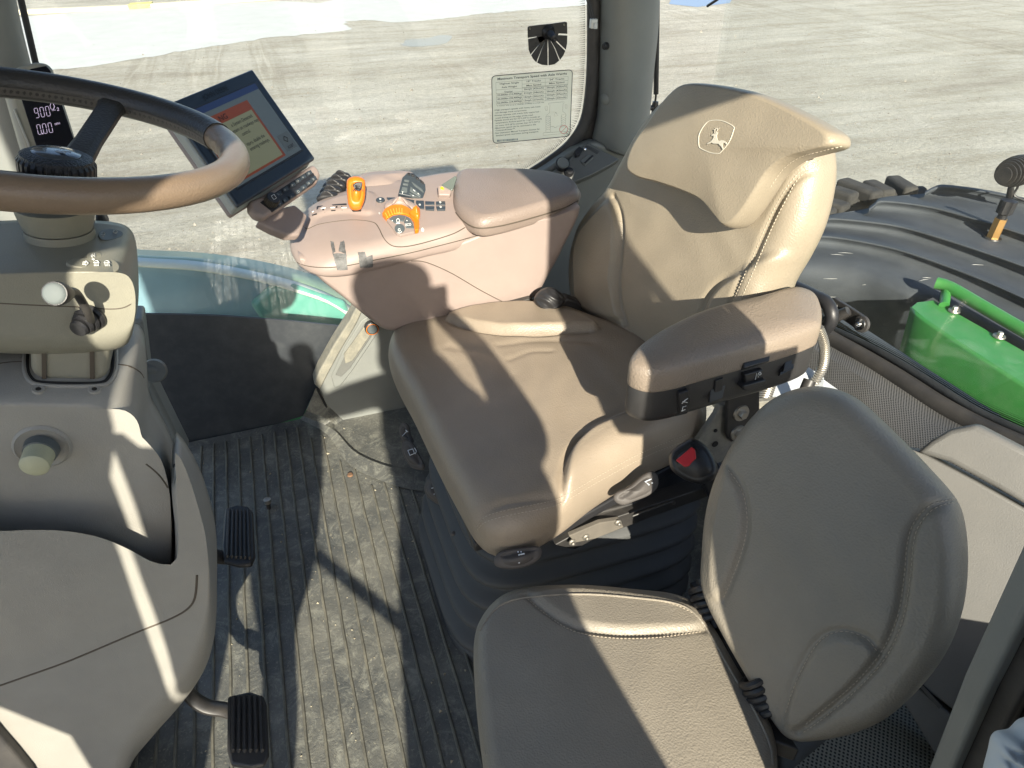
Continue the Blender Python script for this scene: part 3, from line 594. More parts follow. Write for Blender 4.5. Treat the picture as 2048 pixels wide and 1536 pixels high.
# back bulkhead behind seats keeps light out at floor level
bw = slab('rear_wall', [(1.13, .12, -.05), (1.13, 1.7, -.05), (1.13, 1.7, .43), (1.13, .12, .48)], (.03, 0, 0), TRIMD); tag(bw, 'dark lower rear wall of the cab behind the seats', kind='structure')
# papers behind armrest
pr_ = empty('papers', at(1600, 800, z=.40), 'bundle of white and cream papers stuffed behind the driver armrest', 'papers')
for i, (m, q) in enumerate(((PAPY, [(1640, 775), (1700, 782), (1748, 815), (1745, 850), (1660, 860)]), (PAP, [(1500, 800), (1590, 735), (1640, 755), (1700, 800), (1660, 850), (1560, 860)]), (PAP, [(1520, 770), (1600, 728), (1650, 750), (1640, 820), (1550, 840)]))):
    slab('sheet', [at(a, b, z=.395+.012*i)+np.array([0, 0, rng.normal(0, .006)]) for a, b in q], (0, 0, -.003), m, pr_, bev=0)
# ------------------------------------------------------------------ door pillar, near right
YP = .2
dp = empty('door_pillar', (.5, .2, 0), 'dark near door pillar with rubber seal crossing the lower right corner', 'pillar')
def strip(nm, pa, pb, pc, pd, y, dy, m, bev=.003):
    return slab(nm, [at(*q, y=y) for q in (pa, pb, pc, pd)], (0, dy, 0), m, dp, bev=bev)
DPL = [(1.75, .17), (1.45, .31), (1.3, .37), (1.18, .388), (1.05, .43), (.95, .44), (.9, .43), (.72, .46), (.54, .50), (.36, .535), (.1, .57), (-.1, .58)]
def bar(nm, x0, x1, y, dy, m, k=1):
    V = [(x+x0, y, z) for z, x in DPL]+[(x+x1, y, z) for z, x in reversed(DPL)]
    return slab(nm, V, (0, dy, 0), m, dp, bev=.004)
bar('edge_strip', .0, .016, YP, -.02, TRIM); bar('rubber_seal', .017, .032, YP-.005, -.03, RUB); slab('pillar_body', [(x+.034, YP-.012, z) for z, x in DPL]+[(x, YP-.012, z) for z, x in [(-.1, .72), (.3, .74), (.5, .70), (.72, .68), (.95, .56), (1.13, .515), (1.3, .487), (1.75, .45)]], (0, -.03, 0), METB, dp, bev=.004)
bar('bright_trim', .060, .066, YP-.040, -.006, mat('worn_metal', (.25, .24, .23), .35, metal=.6)); bar('outer_seal', .085, .105, YP-.04, -.012, RUB); bar('door_edge', .107, .125, YP-.045, -.015, mat('door_edge_dark', (.06, .06, .07), .25, dust=.3, dscale=30))
FL_ = [(1.0, .425), (.85, .405), (.7, .398), (.6, .408), (.52, .398), (.44, .39), (.40, .40), (.385, .43), (.30, .44), (.1, .45), (-.1, .45)]
slab('latch_post', [(x, .09, z) for z, x in FL_]+[(.62, .09, -.1), (.62, .09, 1.0)], (0, -.03, 0), METB, dp, bev=.003)
slab('sun_block_slab', [(.345, .0, .93), (.43, .0, .90), (.45, .0, 1.1), (.45, .0, 1.7), (.345, .0, 1.7)], (0, -.03, 0), METB, dp, bev=.003)  # added unseen slab, blocks sun to set the shadow edge on console and armrest
rg = at(1990, 1500, y=.14)
pd_ = Pad(rg, (-.3, -.9, .5)); o = pd_.build('rag', [(1985, 1500), (1998, 1470), (2030, 1462), (2055, 1440), (2090, 1450), (2090, 1600), (1975, 1600)], HAZEL, None, front=.010, back=.01, e=.3, N=90, ME=8, MI=30, wr=(.006, 210)); tag(o, 'crumpled white rag in the bottom right corner beside the door pillar', 'rag')
# ------------------------------------------------------------------ roof and the near side frame (above and behind the view)
rf = slab('roof', [(-.62, -.0, 1.66), (1.15, -.0, 1.66), (1.15, 1.75, 1.66), (-.62, 1.75, 1.66)], (0, 0, .14), TRIM, bev=.03); tag(rf, 'cab roof above the seats', kind='structure')
hdr = slab('side_header', [(.42, -.02, 1.49), (1.15, -.02, 1.49), (1.15, -.02, 1.70), (.42, -.02, 1.70)], (0, .05, 0), TRIM); tag(hdr, 'frame rail over the near rear side window', kind='structure')
rc = slab('rear_corner_post', [(1.05, .1, -.1), (1.16, .1, -.1), (1.16, .1, 1.7), (1.05, .1, 1.7)], (0, .06, 0), TRIM); tag(rc, 'near rear corner post of the cab', kind='structure')
nl = slab('near_rear_sill', [(.62, .1, -.1), (1.16, .1, -.1), (1.16, .1, .50), (.62, .1, .50)], (0, .05, 0), TRIMD); tag(nl, 'lower panel below the near rear side window', kind='structure')

ap = empty('door_front_post', (-.45, 0, 0), 'front door post beside the steering wheel just outside the view, with added sun blockers', 'pillar')
AE = [(1.9, -.02), (1.62, -.10), (1.5, -.165), (1.44, -.195), (1.395, -.225), (1.378, -.27), (1.36, -.322), (1.33, -.334), (1.2, -.338), (1.14, -.345), (1.10, -.358), (1.07, -.370), (.96, -.374), (.87, -.381), (.72, -.391), (.5, -.41), (-.1, -.43)]
slab('post', [(x, 0, z) for z, x in AE]+[(-.55, 0, -.1), (-.53, 0, .62), (-.60, 0, .76), (-.68, 0, .9), (-.7, 0, 1.9)], (0, -.04, 0), METB, ap)
slab('sun_block_panel', smooth_ring([(-.354, -.03, 1.10), (-.352, -.03, 1.135), (-.340, -.03, 1.13), (-.318, -.03, 1.09), (-.295, -.03, 1.09), (-.280, -.03, 1.0), (-.245, -.03, .9), (-.232, -.03, .78), (-.245, -.03, .62), (-.275, -.03, .54), (-.262, -.03, .44), (-.270, -.03, .36), (-.318, -.03, .36), (-.335, -.03, .50), (-.385, -.03, .62), (-.378, -.03, .69), (-.369, -.03, .78), (-.362, -.03, .92), (-.356, -.03, 1.02)], 60), (0, -.025, 0), METB, ap)  # added unseen panel, outline shaped to keep sun off the cowl and floor
slab('door_lower_panel', [(-.56, -.03, -.3), (-.9, -.03, -.3), (-.9, -.03, .45), (-.56, -.03, .45)], (0, -.03, 0), METB, ap)
tube('sun_block_rod', [(-.235, -.02, .615), (.0, -.02, .45)], .011, METB, ap)  # added unseen rod, casts the diagonal shadow on the floor
# ================================================================== OUTSIDE PARTS OF THE TRACTOR
fe = empty('fender', at(1850, 500, z=.36), 'black ribbed rear fender with scuff marks outside the rear window', 'fender')
# rows of the fender from far (top) to near (bottom); stepped ribs
def frow(pts, z): return smooth_ring(np.array([at(a, b, z=z) for a, b in pts]), 48, False)
CR = [[(1850, 386), (1866, 377), (1890, 372), (1969, 382), (2048, 398), (2200, 430)],
      [(1738, 418), (1750, 409), (1765, 401), (1851, 411), (1930, 431), (2048, 468), (2200, 520)],
      [(1633, 452), (1645, 441), (1665, 436), (1750, 444), (1812, 455), (1910, 484), (2048, 532), (2200, 595)],
      [(1600, 486), (1615, 475), (1656, 472), (1734, 484), (1812, 503), (1930, 545), (2048, 596), (2200, 668)]]
R_ = []
for k_, c_ in enumerate(CR):
    sh = lambda dy: [(a, b+dy) for a, b in c_]
    if k_: R_.append((sh(-9), .368))
    R_ += [(sh(-3), .400), (sh(0), .404), (sh(3), .402), (sh(13), .366)]
R_ += [([(1585, 520), (1640, 512), (1720, 522), (1810, 560), (1868, 586), (2048, 676), (2200, 752)], .372),
      ([(1575, 548), (1640, 540), (1720, 550), (1808, 590), (1868, 606), (2048, 700), (2200, 782)], .360),
      ([(1560, 580), (1620, 588), (1700, 606), (1775, 630), (1840, 650), (2048, 760), (2200, 850)], .27),
      ([(1540, 640), (1600, 660), (1690, 690), (1780, 735), (1850, 790), (2048, 900), (2200, 990)], .08)]
rows = [frow(*r) for r in R_]
fen = loft('fender_shell', rows, FEN, fe, cap=False, closed=False, sub=1, ang=180)
b0, b1 = at(1850, 381, z=.40), at(1870, 372, z=.40)
for k in range(16):   # scuffs
    a, b = rng.uniform(1640, 2030), rng.uniform(500, 600); h = hit(a, b, fen)
    if h: 
        L_ = rng.uniform(.012, .045); dr = nrm(np.array([.8, -.3+rng.normal(0, .25), 0])); tube('scuff', [h[0]+h[1]*.002, h[0]+dr*L_*.5+h[1]*.003, h[0]+dr*L_+h[1]*.002], [.0002, .0006, .0002], GRYP, fe, res=5)
ty = empty('rear_track', at(1700, 430, z=.3), 'muddy black rubber track lugs beside the ribbed fender', 'track')
tpath = smooth_ring(np.array([at(a, b, z=.30) for a, b in [(1560, 520), (1600, 470), (1640, 440), (1700, 414), (1760, 404), (1840, 400)]]), 40, False)
tb = tube('belt', tpath, .05, TYR, ty, res=14)
for i in range(3, 39, 4):
    c = tpath[i]; tn = nrm(tpath[min(i+1, 39)]-tpath[i-1]); u_ = nrm(np.cross(tn, [0, 0, 1.])); Rm = np.stack([tn, u_, np.cross(tn, u_)*-1], 1)
    box('lug', c+np.array([0, .0, .045+rng.normal(0, .006)]), (.06+rng.normal(0, .008), .12+rng.normal(0, .02), .05), TYR, ty, R=Rm, bev=.012)
gpn = empty('fender_bracket', at(1900, 700, x=1.7), 'green fender bracket panel with two bolts outside the rear window', 'panel')
slab('top_plate', [at(*q, z=.385) for q in [(1822, 614), (1834, 604), (1868, 600), (1960, 652), (2048, 702), (2200, 786), (2200, 862), (2048, 768), (1940, 698), (1850, 638)]], (0, 0, -.006), GRN, gpn, bev=.002)
ra_ = smooth_ring([at(a, b, z=.383) for a, b in [(1822, 614), (1850, 638), (1940, 698), (2048, 768), (2200, 862)]], 20, False); rb_ = ra_+np.array([-.03, -.05, -.20]); rc_ = ra_+np.array([-.04, -.06, -.6]); loft('face_plate', [ra_, ra_+np.array([-.006, -.008, -.006]), rb_, rc_], GRN, gpn, cap=False, closed=False, solid=.003)
for a, b in ((1908, 622), (1998, 673)):
    c = at(a, b, z=.387); lathe('washer', [(.001, .003), (.013, .003), (.014, 0)], c, (0, 0, 1), MET, gpn, seg=20); lathe('bolt', [(.001, .012), (.006, .012), (.007, .010), (.007, .003)], c, (0, 0, 1), MET, gpn, seg=6, smooth=False)
rl = empty('grab_rail', at(1890, 590, z=.4), 'green tubular grab rail above the green panel', 'rail')
tube('rail_tube', smooth_ring([at(1872, 566, z=.41), at(1900, 575, z=.41), at(1960, 610, z=.405), at(2060, 668, z=.40), at(2200, 745, z=.40)], 24, False), .0155, GRN, rl, res=16)
tube('rail_post', [at(1893, 578, z=.40), at(1888, 612, z=.388)], .012, GRN, rl, res=14)
bc = empty('breather_cap', at(1983, 480, z=.40), 'black castellated breather cap on a brass hexagonal stem', 'breather')
q0 = hit(1984, 478, fen)[0]; ax = nrm((.05, 0, 1))
lathe('base_ring', [(.001, .006), (.024, .006), (.026, 0)], q0, ax, METB, bc, seg=24)
tp_ = 0
def top_at(px, py, base):   # height along z above base hit by pixel
    v = ray(px, py); t = ((base[0]-CAM[0])*v[0]+(base[1]-CAM[1])*v[1])/(v[0]**2+v[1]**2); return CAM[2]+v[2]*t-base[2]
hb, hn, hc = top_at(1995, 436, q0), top_at(1999, 428, q0), top_at(2005, 398, q0)
lathe('hex_stem', [(.001, .004), (.018, .004), (.018, hb), (.001, hb)], q0, ax, BRASS, bc, seg=6, smooth=False)
lathe('cap', [(.001, hb), (.013, hb), (.013, hn), (.022, hn+.004), (.023, hc*.98), (.018, hc), (.001, hc)], q0, ax, BLK, bc, seg=32, mod=lambda a, r, h: 1-.13*(math.sin(a*6) > .1)*(r > .016))
wlp = empty('work_lamp', at(2020, 380, z=.45), 'black finned work lamp on a green bracket at the right edge', 'lamp')
c0 = at(2030, 343, z=.52); a_ = nrm((.95, .2, .0))
lathe('lamp_core', [(.001, -.06), (.026, -.05), (.032, 0), (.030, .06), (.001, .07)], c0, a_, BLK, wlp, seg=24)
for i in range(12):
    hh_ = -.062+i*.0115; rr_ = .047*math.sqrt(max(.12, 1-((i-6.5)/7.6)**2)); lathe('cooling_fin', [(.02, hh_-.0022), (rr_, hh_-.0022), (rr_, hh_+.0022), (.02, hh_+.0022)], c0, a_, METB, wlp, seg=28)
tube('bracket', [c0+np.array([0, 0, -.03]), at(2022, 372, z=.47), at(2020, 392, z=.42)], [.006, .008, .012], METB, wlp, res=8); box('connector', at(2035, 358, z=.49), (.02, .012, .012), mat('cyan_plug', (.05, .45, .62), .4), wlp, bev=.002)
tube('cable', smooth_ring([at(2030, 356, z=.49), at(2036, 372, z=.46), at(2028, 390, z=.43), at(2048, 400, z=.42)], 16, False), .004, BLK, wlp, res=6)
# green body panel seen through the lower part of the side window
hp = empty('green_side_panel', (.0, 2.2, 0), 'curved green body panel outside the lower side window, sunlight and reflection put into its colours', 'body panel')
rim_o = [(180, 480), (270, 498), (400, 505), (520, 522), (620, 548), (700, 585), (780, 640)]; rim_m = [(180, 494), (270, 511), (400, 520), (520, 542), (610, 566), (680, 598), (760, 655)]; rim_i = [(180, 508), (270, 524), (400, 534), (520, 556), (600, 580), (670, 608), (750, 670)]
yo = 2.0
def hrow(px, y): return smooth_ring(np.array([at(a, b, y=y) for a, b in px]), 30, False)
r0, r1, r2 = hrow(rim_o, yo+.10), hrow(rim_m, yo+.05), hrow(rim_i, yo); r3 = r2+np.array([0, .02, -.05]); r4 = r2+np.array([0, .05, -.9]); rb = r0+np.array([0, .02, -.9])
RIM = mat('green_rim_sunlit', (.68, .75, .66), .3, coat=.4, dust=.4, dcol=(.55, .58, .48), dscale=8)  # bead colour carries the sunlit paleness of the rim
loft('top_edge', [r0, r1, r2], GRND, hp, cap=False, closed=False, solid=.004, ang=180); loft('pale_bead', [r1+np.array([0, -.03, .004]), r2+np.array([0, -.012, -.008])], RIM, hp, cap=False, closed=False, solid=.006)
TEAL = mat('teal_reflection', (.22, .36, .43), .22, coat=.5, dust=.25, dcol=(.2, .32, .38), dscale=3, var=.12)  # teal colour stands for a sky reflection on the green panel
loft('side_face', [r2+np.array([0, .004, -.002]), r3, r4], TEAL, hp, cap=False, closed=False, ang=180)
slab('green_tank', [at(*q, y=1.99) for q in [(500, 610), (540, 575), (590, 572), (640, 590), (690, 605), (705, 640), (680, 665), (600, 668), (520, 640)]], (0, .03, 0), mat('green_panel_mid', (.10, .34, .27), .35, coat=.3, dust=.3, dcol=(.25, .42, .42), dscale=5), hp, bev=.02)
# tractor body below the cab outside (shadow caster and visible ledge)
tbod = slab('cab_skirt', [(-.6, 1.76, -.05), (1.15, 1.76, -.05), (1.15, 1.76, -1.2), (-.6, 1.76, -1.2)], (0, .05, 0), GRN); tag(tbod, 'green tractor side below the cab floor', 'body panel')
# ================================================================== STEERING COLUMN
sc_ = empty('steering_column', (-.40, .90, 0), 'grey beige steering pedestal with telescoping column and switch housing', 'steering column')
def P3(l): return [at(a, b, y=y) for a, b, y in l]
# lower cowl: rings traced at four depths
def cowl(nm, front, back, mid, m, steps=7, deep=.05, **k):
    f0 = smooth_ring(P3(front), 160); f3 = smooth_ring(P3(back), 160); rings = []
    for i in range(steps+1):
        t = i/steps; a = math.pi/2*t; s = math.sin(a); c = 1-math.cos(a)
        R0 = f0+(f3-f0)*np.array([s, 0, s])[None]; R0[:, 1] = f0[:, 1]+(f3[:, 1]-f0[:, 1])*c; rings.append(R0)
    bk = rings[-1].copy(); bk[:, 1] += deep; rings.append(bk)
    o = loft(nm, rings, m, sc_, ang=180, **k); md = o.modifiers.new('w', 'WEIGHTED_NORMAL'); md.weight = 100; md.keep_sharp = False; return o
yl = .72; yb = .86
LC = [(-260, 1040), (-100, 1055), (0, 1062), (60, 1060), (130, 1062), (200, 1075), (260, 1100), (300, 1122), (335, 1130), (352, 1120), (358, 1080), (356, 1000), (350, 930), (352, 905), (372, 940), (395, 1010), (412, 1080), (416, 1160), (408, 1230), (385, 1290), (340, 1360), (280, 1430), (240, 1490), (215, 1560), (150, 1600), (-260, 1640)]
LB = [(-260, 1000), (-100, 1020), (0, 1040), (60, 1040), (130, 1042), (200, 1050), (262, 1075), (305, 1098), (338, 1106), (348, 1090), (352, 1050), (352, 980), (345, 910), (352, 880), (392, 940), (418, 1010), (432, 1080), (434, 1160), (430, 1230), (410, 1290), (368, 1350), (305, 1420), (262, 1480), (250, 1560), (180, 1620), (-260, 1700)]
def seam_of(nm, px, tgt, r=.0022): return line_on(nm, px, tgt, r, SEAM, sc_, lift=-.0008)
lower = cowl('lower_cowl', [(a, b, yl) for a, b in LC], [(a, b, yb) for a, b in LB], (190, 1290), COWM, deep=.02)
seam_of('panel_gap', [(-20, 1378), (60, 1350), (130, 1325), (200, 1296), (280, 1262), (340, 1238), (375, 1218), (390, 1195), (394, 1150)], (lower,), .0019)
UC = [(-260, 812), (-80, 812), (0, 814), (80, 816), (200, 818), (240, 819), (262, 828), (276, 846), (283, 872), (290, 880), (322, 920), (338, 980), (342, 1050), (338, 1100), (322, 1112), (295, 1105), (262, 1088), (225, 1064), (170, 1052), (90, 1062), (40, 1066), (0, 1050), (-260, 1060)]
slab('cowl_edge', [at(*q, y=.705) for q in [(-60, 1400), (0, 1472), (30, 1506), (62, 1545), (90, 1600), (-60, 1600)]], (0, .03, 0), RUB, sc_, bev=.004)
UB = [(-260, 650), (-80, 655), (0, 657), (80, 657), (205, 662), (262, 666), (284, 688), (290, 740), (296, 810), (316, 850), (342, 905), (352, 980), (355, 1050), (350, 1110), (325, 1120), (295, 1115), (262, 1098), (225, 1074), (170, 1062), (90, 1072), (40, 1076), (0, 1060), (-260, 1070)]
upper = cowl('upper_cowl', [(a, b, .765) for a, b in UC], [(a, b, .90) for a, b in UB], (150, 930), COWM, deep=.03)
SEP = mat('shade_gap', (.01, .01, .01), .8)
tube('dark_gap', smooth_ring([at(a, b, y=.80) for a, b in [(352, 930), (356, 1000), (352, 1080), (340, 1118), (318, 1116)]], 30, False), .0035, SEP, sc_)
# top deck of the upper cowl
tz = at(220, 760, y=.80)
seam_of('deck_seam', [(232, 728), (258, 732), (280, 744), (288, 756)], (upper,), .0013); seam_of('deck_seam', [(-10, 728), (20, 724), (50, 723)], (upper,), .0013)
slab('pivot_block', [at(*q, y=.98) for q in [(190, 430), (205, 428), (216, 448), (214, 458), (190, 456)]], (0, .02, 0), BLK, sc_, bev=.003)
seam_of('side_seam', [(292, 928), (318, 950), (338, 980), (345, 1005)], (upper,), .0014)
# telescoping column
colr = [at(*q, y=.800) for q in [(58, 640), (58, 700), (60, 745), (80, 762), (200, 764), (218, 748), (219, 700), (218, 640)]]
col_ = slab('column_shaft', colr, (0.0, .12, 0), COLM, sc_, bev=.012, seg=4)
for a in (82, 178): slab('groove', [at(*q, y=.7975) for q in [(a, 640), (a+9, 640), (a+11, 758), (a+2, 758)]], (0, .002, 0), SEAM, sc_)
line_on('opening_rim', [(50, 700), (49, 735), (56, 758), (74, 769), (130, 773), (202, 771), (222, 761), (231, 738), (232, 700)], (upper,), .0026, COWM, sc_)
line_on('opening_gap', [(54, 705), (54, 735), (60, 753), (77, 764), (130, 767), (198, 766), (217, 756), (225, 738), (226, 705)], (upper,), .0022, SEP, sc_)
for a in (77, 189):
    h = hit(a, 779, upper); lathe('screw', [(.0005, .0004), (.003, .0006), (.0032, .0018), (.0062, .0018), (.0075, -.001)], h[0], h[1], COWM, sc_, seg=20); lathe('screw_socket', [(.0005, .0010), (.003, .0010), (.0032, 0)], h[0], h[1], BLK, sc_, seg=6)
# knob on the cowl
h = hit(85, 893, upper); kn = h[1]*.9+np.array([-.1, 0, -.05])
lathe('knob_dish', [(.030, .0005), (.027, .0035), (.024, .001), (.012, .001), (.001, .001)], h[0], h[1], COWM, sc_, seg=40)
lathe('knob_stem', [(.001, .002), (.0185, .002), (.0172, .012), (.012, .014)], h[0], kn, DKG, sc_, seg=28)
lathe('tilt_knob', [(.0005, .0345), (.0125, .034), (.0150, .032), (.0158, .012), (.001, .011)], h[0], kn, KNOB, sc_, seg=32)
# right rear edge panel of the pedestal with vents
sp2 = slab('side_leg', [at(*q, y=1.25) for q in [(255, 640), (285, 640), (300, 760), (345, 850), (376, 912), (372, 925), (340, 930), (296, 880), (270, 760)]], (0, .06, 0), TRIM, sc_, bev=.006)
for i, (a, b) in enumerate(((292, 788), (294, 797), (296, 806), (299, 814))): plate('vent_louvre', [(a-3, b-3), (a+4, b-5), (a+6, b+1), (a, b+3)], (sp2,), .004, BLK, sc_, bev=.001)
lv = tube('foot_lever', smooth_ring([at(285, 745, y=1.1), at(300, 742, y=1.1), at(318, 750, y=1.1)], 10, False), [.011]*10, TRIMD, sc_, flat=.5)
lathe('foot_lever_pad', [(.001, .004), (.018, .003), (.02, -.004), (.001, -.005)], at(308, 742, y=1.1), (0, -.9, .4), TRIMD, sc_, seg=24)
# switch housing
HS = [(-90, 552), (0, 550), (60, 548), (150, 546), (215, 544), (248, 548), (262, 560), (269, 580), (271, 605), (268, 636), (250, 656), (210, 664), (120, 667), (0, 664), (-90, 660)]
HSb = [(-90, 452), (0, 448), (60, 446), (150, 446), (222, 450), (256, 462), (270, 490), (275, 540), (276, 600), (271, 630), (255, 648), (210, 656), (120, 660), (0, 657), (-90, 652)]
house = cowl('switch_housing', [(a, b, .772) for a, b in HS], [(a, b, .90) for a, b in HSb], (120, 605), COLM, deep=.01)
seam_of('housing_seam', [(-30, 605), (60, 610), (160, 614), (215, 618), (245, 616), (265, 606), (271, 595)], (house,), .0011)
plq = [(132, 524), (150, 518), (172, 517), (175, 508), (188, 505), (202, 508), (206, 517), (228, 522), (238, 532), (236, 541), (224, 545), (200, 541), (160, 536), (140, 532)]
plate('symbol_plate', plq, (house,), .0012, COLM, sc_, bev=.0008, smoothN=48); 
plate('symbol_plate', [(198, 466), (215, 459), (240, 463), (246, 470), (236, 477), (215, 482), (200, 478)], (house,), .0012, DKG, sc_, bev=.0006, smoothN=30)
def sym(nm, segs, tgt, m, par, w=.9, lift=.0016):
    pl = plane_of([segs[0][0]], tgt) if tgt else None
    parts = []
    for s_ in segs:
        P = [hit(a, b, *tgt) for a, b in s_]; P = [p[0]+p[1]*lift for p in P if p]
        if len(P) > 1: parts.append(tube_vf(P, .00045*w, 5))
    if parts: return multi(nm, parts, m, par)
def arc(cx, cy, rx, ry, a0, a1, n=8): return [(cx+rx*math.cos(math.radians(a0+(a1-a0)*i/n)), cy+ry*math.sin(math.radians(a0+(a1-a0)*i/n))) for i in range(n+1)]
def arrow(x, y, d): return [[(x-6*d, y), (x-1*d, y-5), (x-1*d, y-2), (x+5*d, y-2), (x+5*d, y+2), (x-1*d, y+2), (x-1*d, y+5), (x-6*d, y)]]
sym('turn_arrow_symbol', arrow(148, 526, 1), (house,), WHT, sc_); sym('turn_arrow_symbol', arrow(171, 529, -1), (house,), WHT, sc_)
for x in (193, 213): sym('headlight_symbol', [arc(x, 528, 5, 4, 180, 360)+[(x-5, 528)]]+[[(x-4+2.6*j, 530), (x-4+2.6*j+(1 if x > 200 else 0), 534)] for j in range(4)], (house,), WHT, sc_)
sym('horn_symbol', [[(185, 513), (190, 516), (190, 509), (185, 513)], arc(186, 514, 3, 3, 90, 270), [(187, 519), (187, 523)], [(184, 521), (190, 521)]], (house,), WHT, sc_)
sym('lamp_symbol', [arc(206, 470, 4, 3, 0, 360), [(204, 476), (208, 476)], arc(230, 466, 4, 3, 0, 360)], (house,), GRYP, sc_)
seat_ = hit(185, 634, house); b0 = seat_[0]
for i in range(4): 
    lathe('boot_fold', [(.001, .0), (.015-.0022*i, .0), (.0162-.0022*i, .003), (.015-.0022*i, .006), (.001, .006)], b0+np.array([-.001-.0030*i, -.006*i+.004, -.0006*i]), (-.45, -.88, -.1), BLK, sc_, seg=24)
e0 = at(176, 625, y=b0[1]-.028); e1 = at(154, 588, y=b0[1]-.040); e2 = at(135, 587, y=b0[1]-.060); e3 = at(113, 587, y=b0[1]-.082)
tube('lever_rod', smooth_ring([b0+np.array([0, -.01, 0]), e0, at(165, 605, y=b0[1]-.034), e1, at(145, 583, y=b0[1]-.05), e2], 30, False), .0042, METB, sc_, res=12)
ax_ = nrm(e3-e2); lathe('lever_knob', [(.001, -.004), (.0062, -.002), (.0085, .008), (.0105, .016), (.0115, .026), (.011, .030), (.001, .031)], e2, ax_, BLK, sc_, seg=28); lathe('lever_knob_cap', [(.0005, .0335), (.007, .0330), (.0095, .0315), (.0105, .029)], e2, ax_, mat('frost_plastic', (.13, .15, .15), .75), sc_, seg=28)
# neck
c1 = at(125, 490, y=.865); nd = nrm((.15, .0, .98))
lathe('neck', [(.046, -.035), (.0365, -.022), (.0352, -.012), (.0350, .014), (.0345, .020), (.001, .02)], c1, nd, COLM, sc_, seg=48)
lathe('upper_neck', [(.001, .021), (.0335, .021), (.0345, .024), (.0375, .036), (.039, .046), (.001, .047)], c1, nd, COLM, sc_, seg=48)
# ================================================================== STEERING WHEEL
WC = np.array([-.232, .905, 1.030]); WN = nrm((.2545, .014, .967)); WR = .199
sw_ = empty('steering_wheel', WC, 'leather wrapped steering wheel with a black knob hub in front of the seat', 'steering wheel')
wu = nrm(np.cross(WN, [0, 1, 0])); wv = np.cross(WN, wu)
def wp(a, r=WR, h=0): return WC+r*(math.cos(a)*wu+math.sin(a)*wv)+WN*h
def wang(px, py):   # angle of the rim point nearest to a pixel
    X = at(px, py, p=WC, n=WN)-WC; return math.atan2(X@wv, X@wu)
a_r = wang(440, 275); a_f = wang(-100, 165)
rim = []; N_ = 260
V = []; Fc = []; res = 20; mats = []
for i in range(N_):
    a = 2*math.pi*i/N_; p = wp(a); er = nrm(p-WC)
    for j in range(res):
        b = 2*math.pi*j/res; rr = .0168; 
        dents = .0011*math.sin(a*44)*max(0, math.cos(b-math.pi*1.15))**2
        V.append(p+(rr+dents)*(math.cos(b)*er+math.sin(b)*WN))
for i in range(N_):
    for j in range(res): c = ((i+1) % N_)*res; Fc.append((i*res+j, i*res+(j+1) % res, c+(j+1) % res, c+j))
rimo = obj('rim', V, Fc, WHL, sw_, ang=180)
# darker stitched half on the far side
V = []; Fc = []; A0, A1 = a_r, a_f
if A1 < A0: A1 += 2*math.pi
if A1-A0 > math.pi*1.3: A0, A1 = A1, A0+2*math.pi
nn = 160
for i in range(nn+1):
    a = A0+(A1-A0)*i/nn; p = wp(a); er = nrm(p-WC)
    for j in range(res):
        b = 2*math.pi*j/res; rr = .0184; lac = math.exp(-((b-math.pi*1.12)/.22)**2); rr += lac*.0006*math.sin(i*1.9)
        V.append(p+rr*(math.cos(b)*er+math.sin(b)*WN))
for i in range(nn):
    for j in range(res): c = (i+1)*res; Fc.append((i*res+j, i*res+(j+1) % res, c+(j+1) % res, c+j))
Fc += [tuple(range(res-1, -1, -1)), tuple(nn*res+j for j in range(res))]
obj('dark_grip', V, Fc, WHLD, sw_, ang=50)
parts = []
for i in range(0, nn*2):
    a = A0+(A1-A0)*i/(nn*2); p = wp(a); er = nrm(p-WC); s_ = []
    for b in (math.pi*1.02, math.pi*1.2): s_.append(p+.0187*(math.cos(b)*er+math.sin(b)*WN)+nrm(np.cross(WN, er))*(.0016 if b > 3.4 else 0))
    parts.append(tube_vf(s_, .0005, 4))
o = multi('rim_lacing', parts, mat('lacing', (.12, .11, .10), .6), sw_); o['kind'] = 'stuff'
hubc = at(115, 335, y=.895); hubc = hubc-WN*.0
for (px, py) in ((205, 212), (-140, 300), (60, 420)):
    a = wang(px, py); e = wp(a, WR-.008); s0 = hubc-WN*.02; d_ = nrm(e-s0); wdt = nrm(np.cross(d_, WN)); 
    V = [];
    for t_, w_, th in ((.12, .018, .008), (.5, .0145, .006), (.9, .015, .006), (1.0, .019, .008)):
        c = s0+(e-s0)*t_; V += [c+wdt*w_+WN*th*.3, c+wdt*w_*.6+WN*th, c-wdt*w_*.6+WN*th, c-wdt*w_+WN*th*.3, c-wdt*w_-WN*th, c+wdt*w_-WN*th]
    Fc = []
    for k_ in range(3):
        for j in range(6): b = k_*6+j; c_ = k_*6+(j+1) % 6; Fc.append((b, c_, c_+6, b+6))
    Fc += [(0, 1, 2, 3, 4, 5), (18, 19, 20, 21, 22, 23)]
    obj('spoke', V, Fc, WHLD, sw_, bev=.001)
lathe('hub', [(.001, -.06), (.033, -.06), (.033, -.012), (.030, .002), (.001, .002)], hubc, WN, BLK, sw_, seg=40)
lathe('hub_knob', [(.001, -.014), (.0355, -.014), (.0375, -.010), (.0380, .006), (.0352, .010), (.001, .010)], hubc, WN, BLK, sw_, seg=240, mod=lambda a, r, h: 1-.06*(math.sin(a*30) > .2)*(r > .035), ang=30)
lathe('hub_top', [(.0355, .0085), (.0345, .0125), (.027, .0160), (.024, .0155)], hubc, WN, mat('knob_pebble', (.02, .02, .022), .45, bump=1.5, bscale=500, kind='leather'), sw_, seg=64, cap=False)
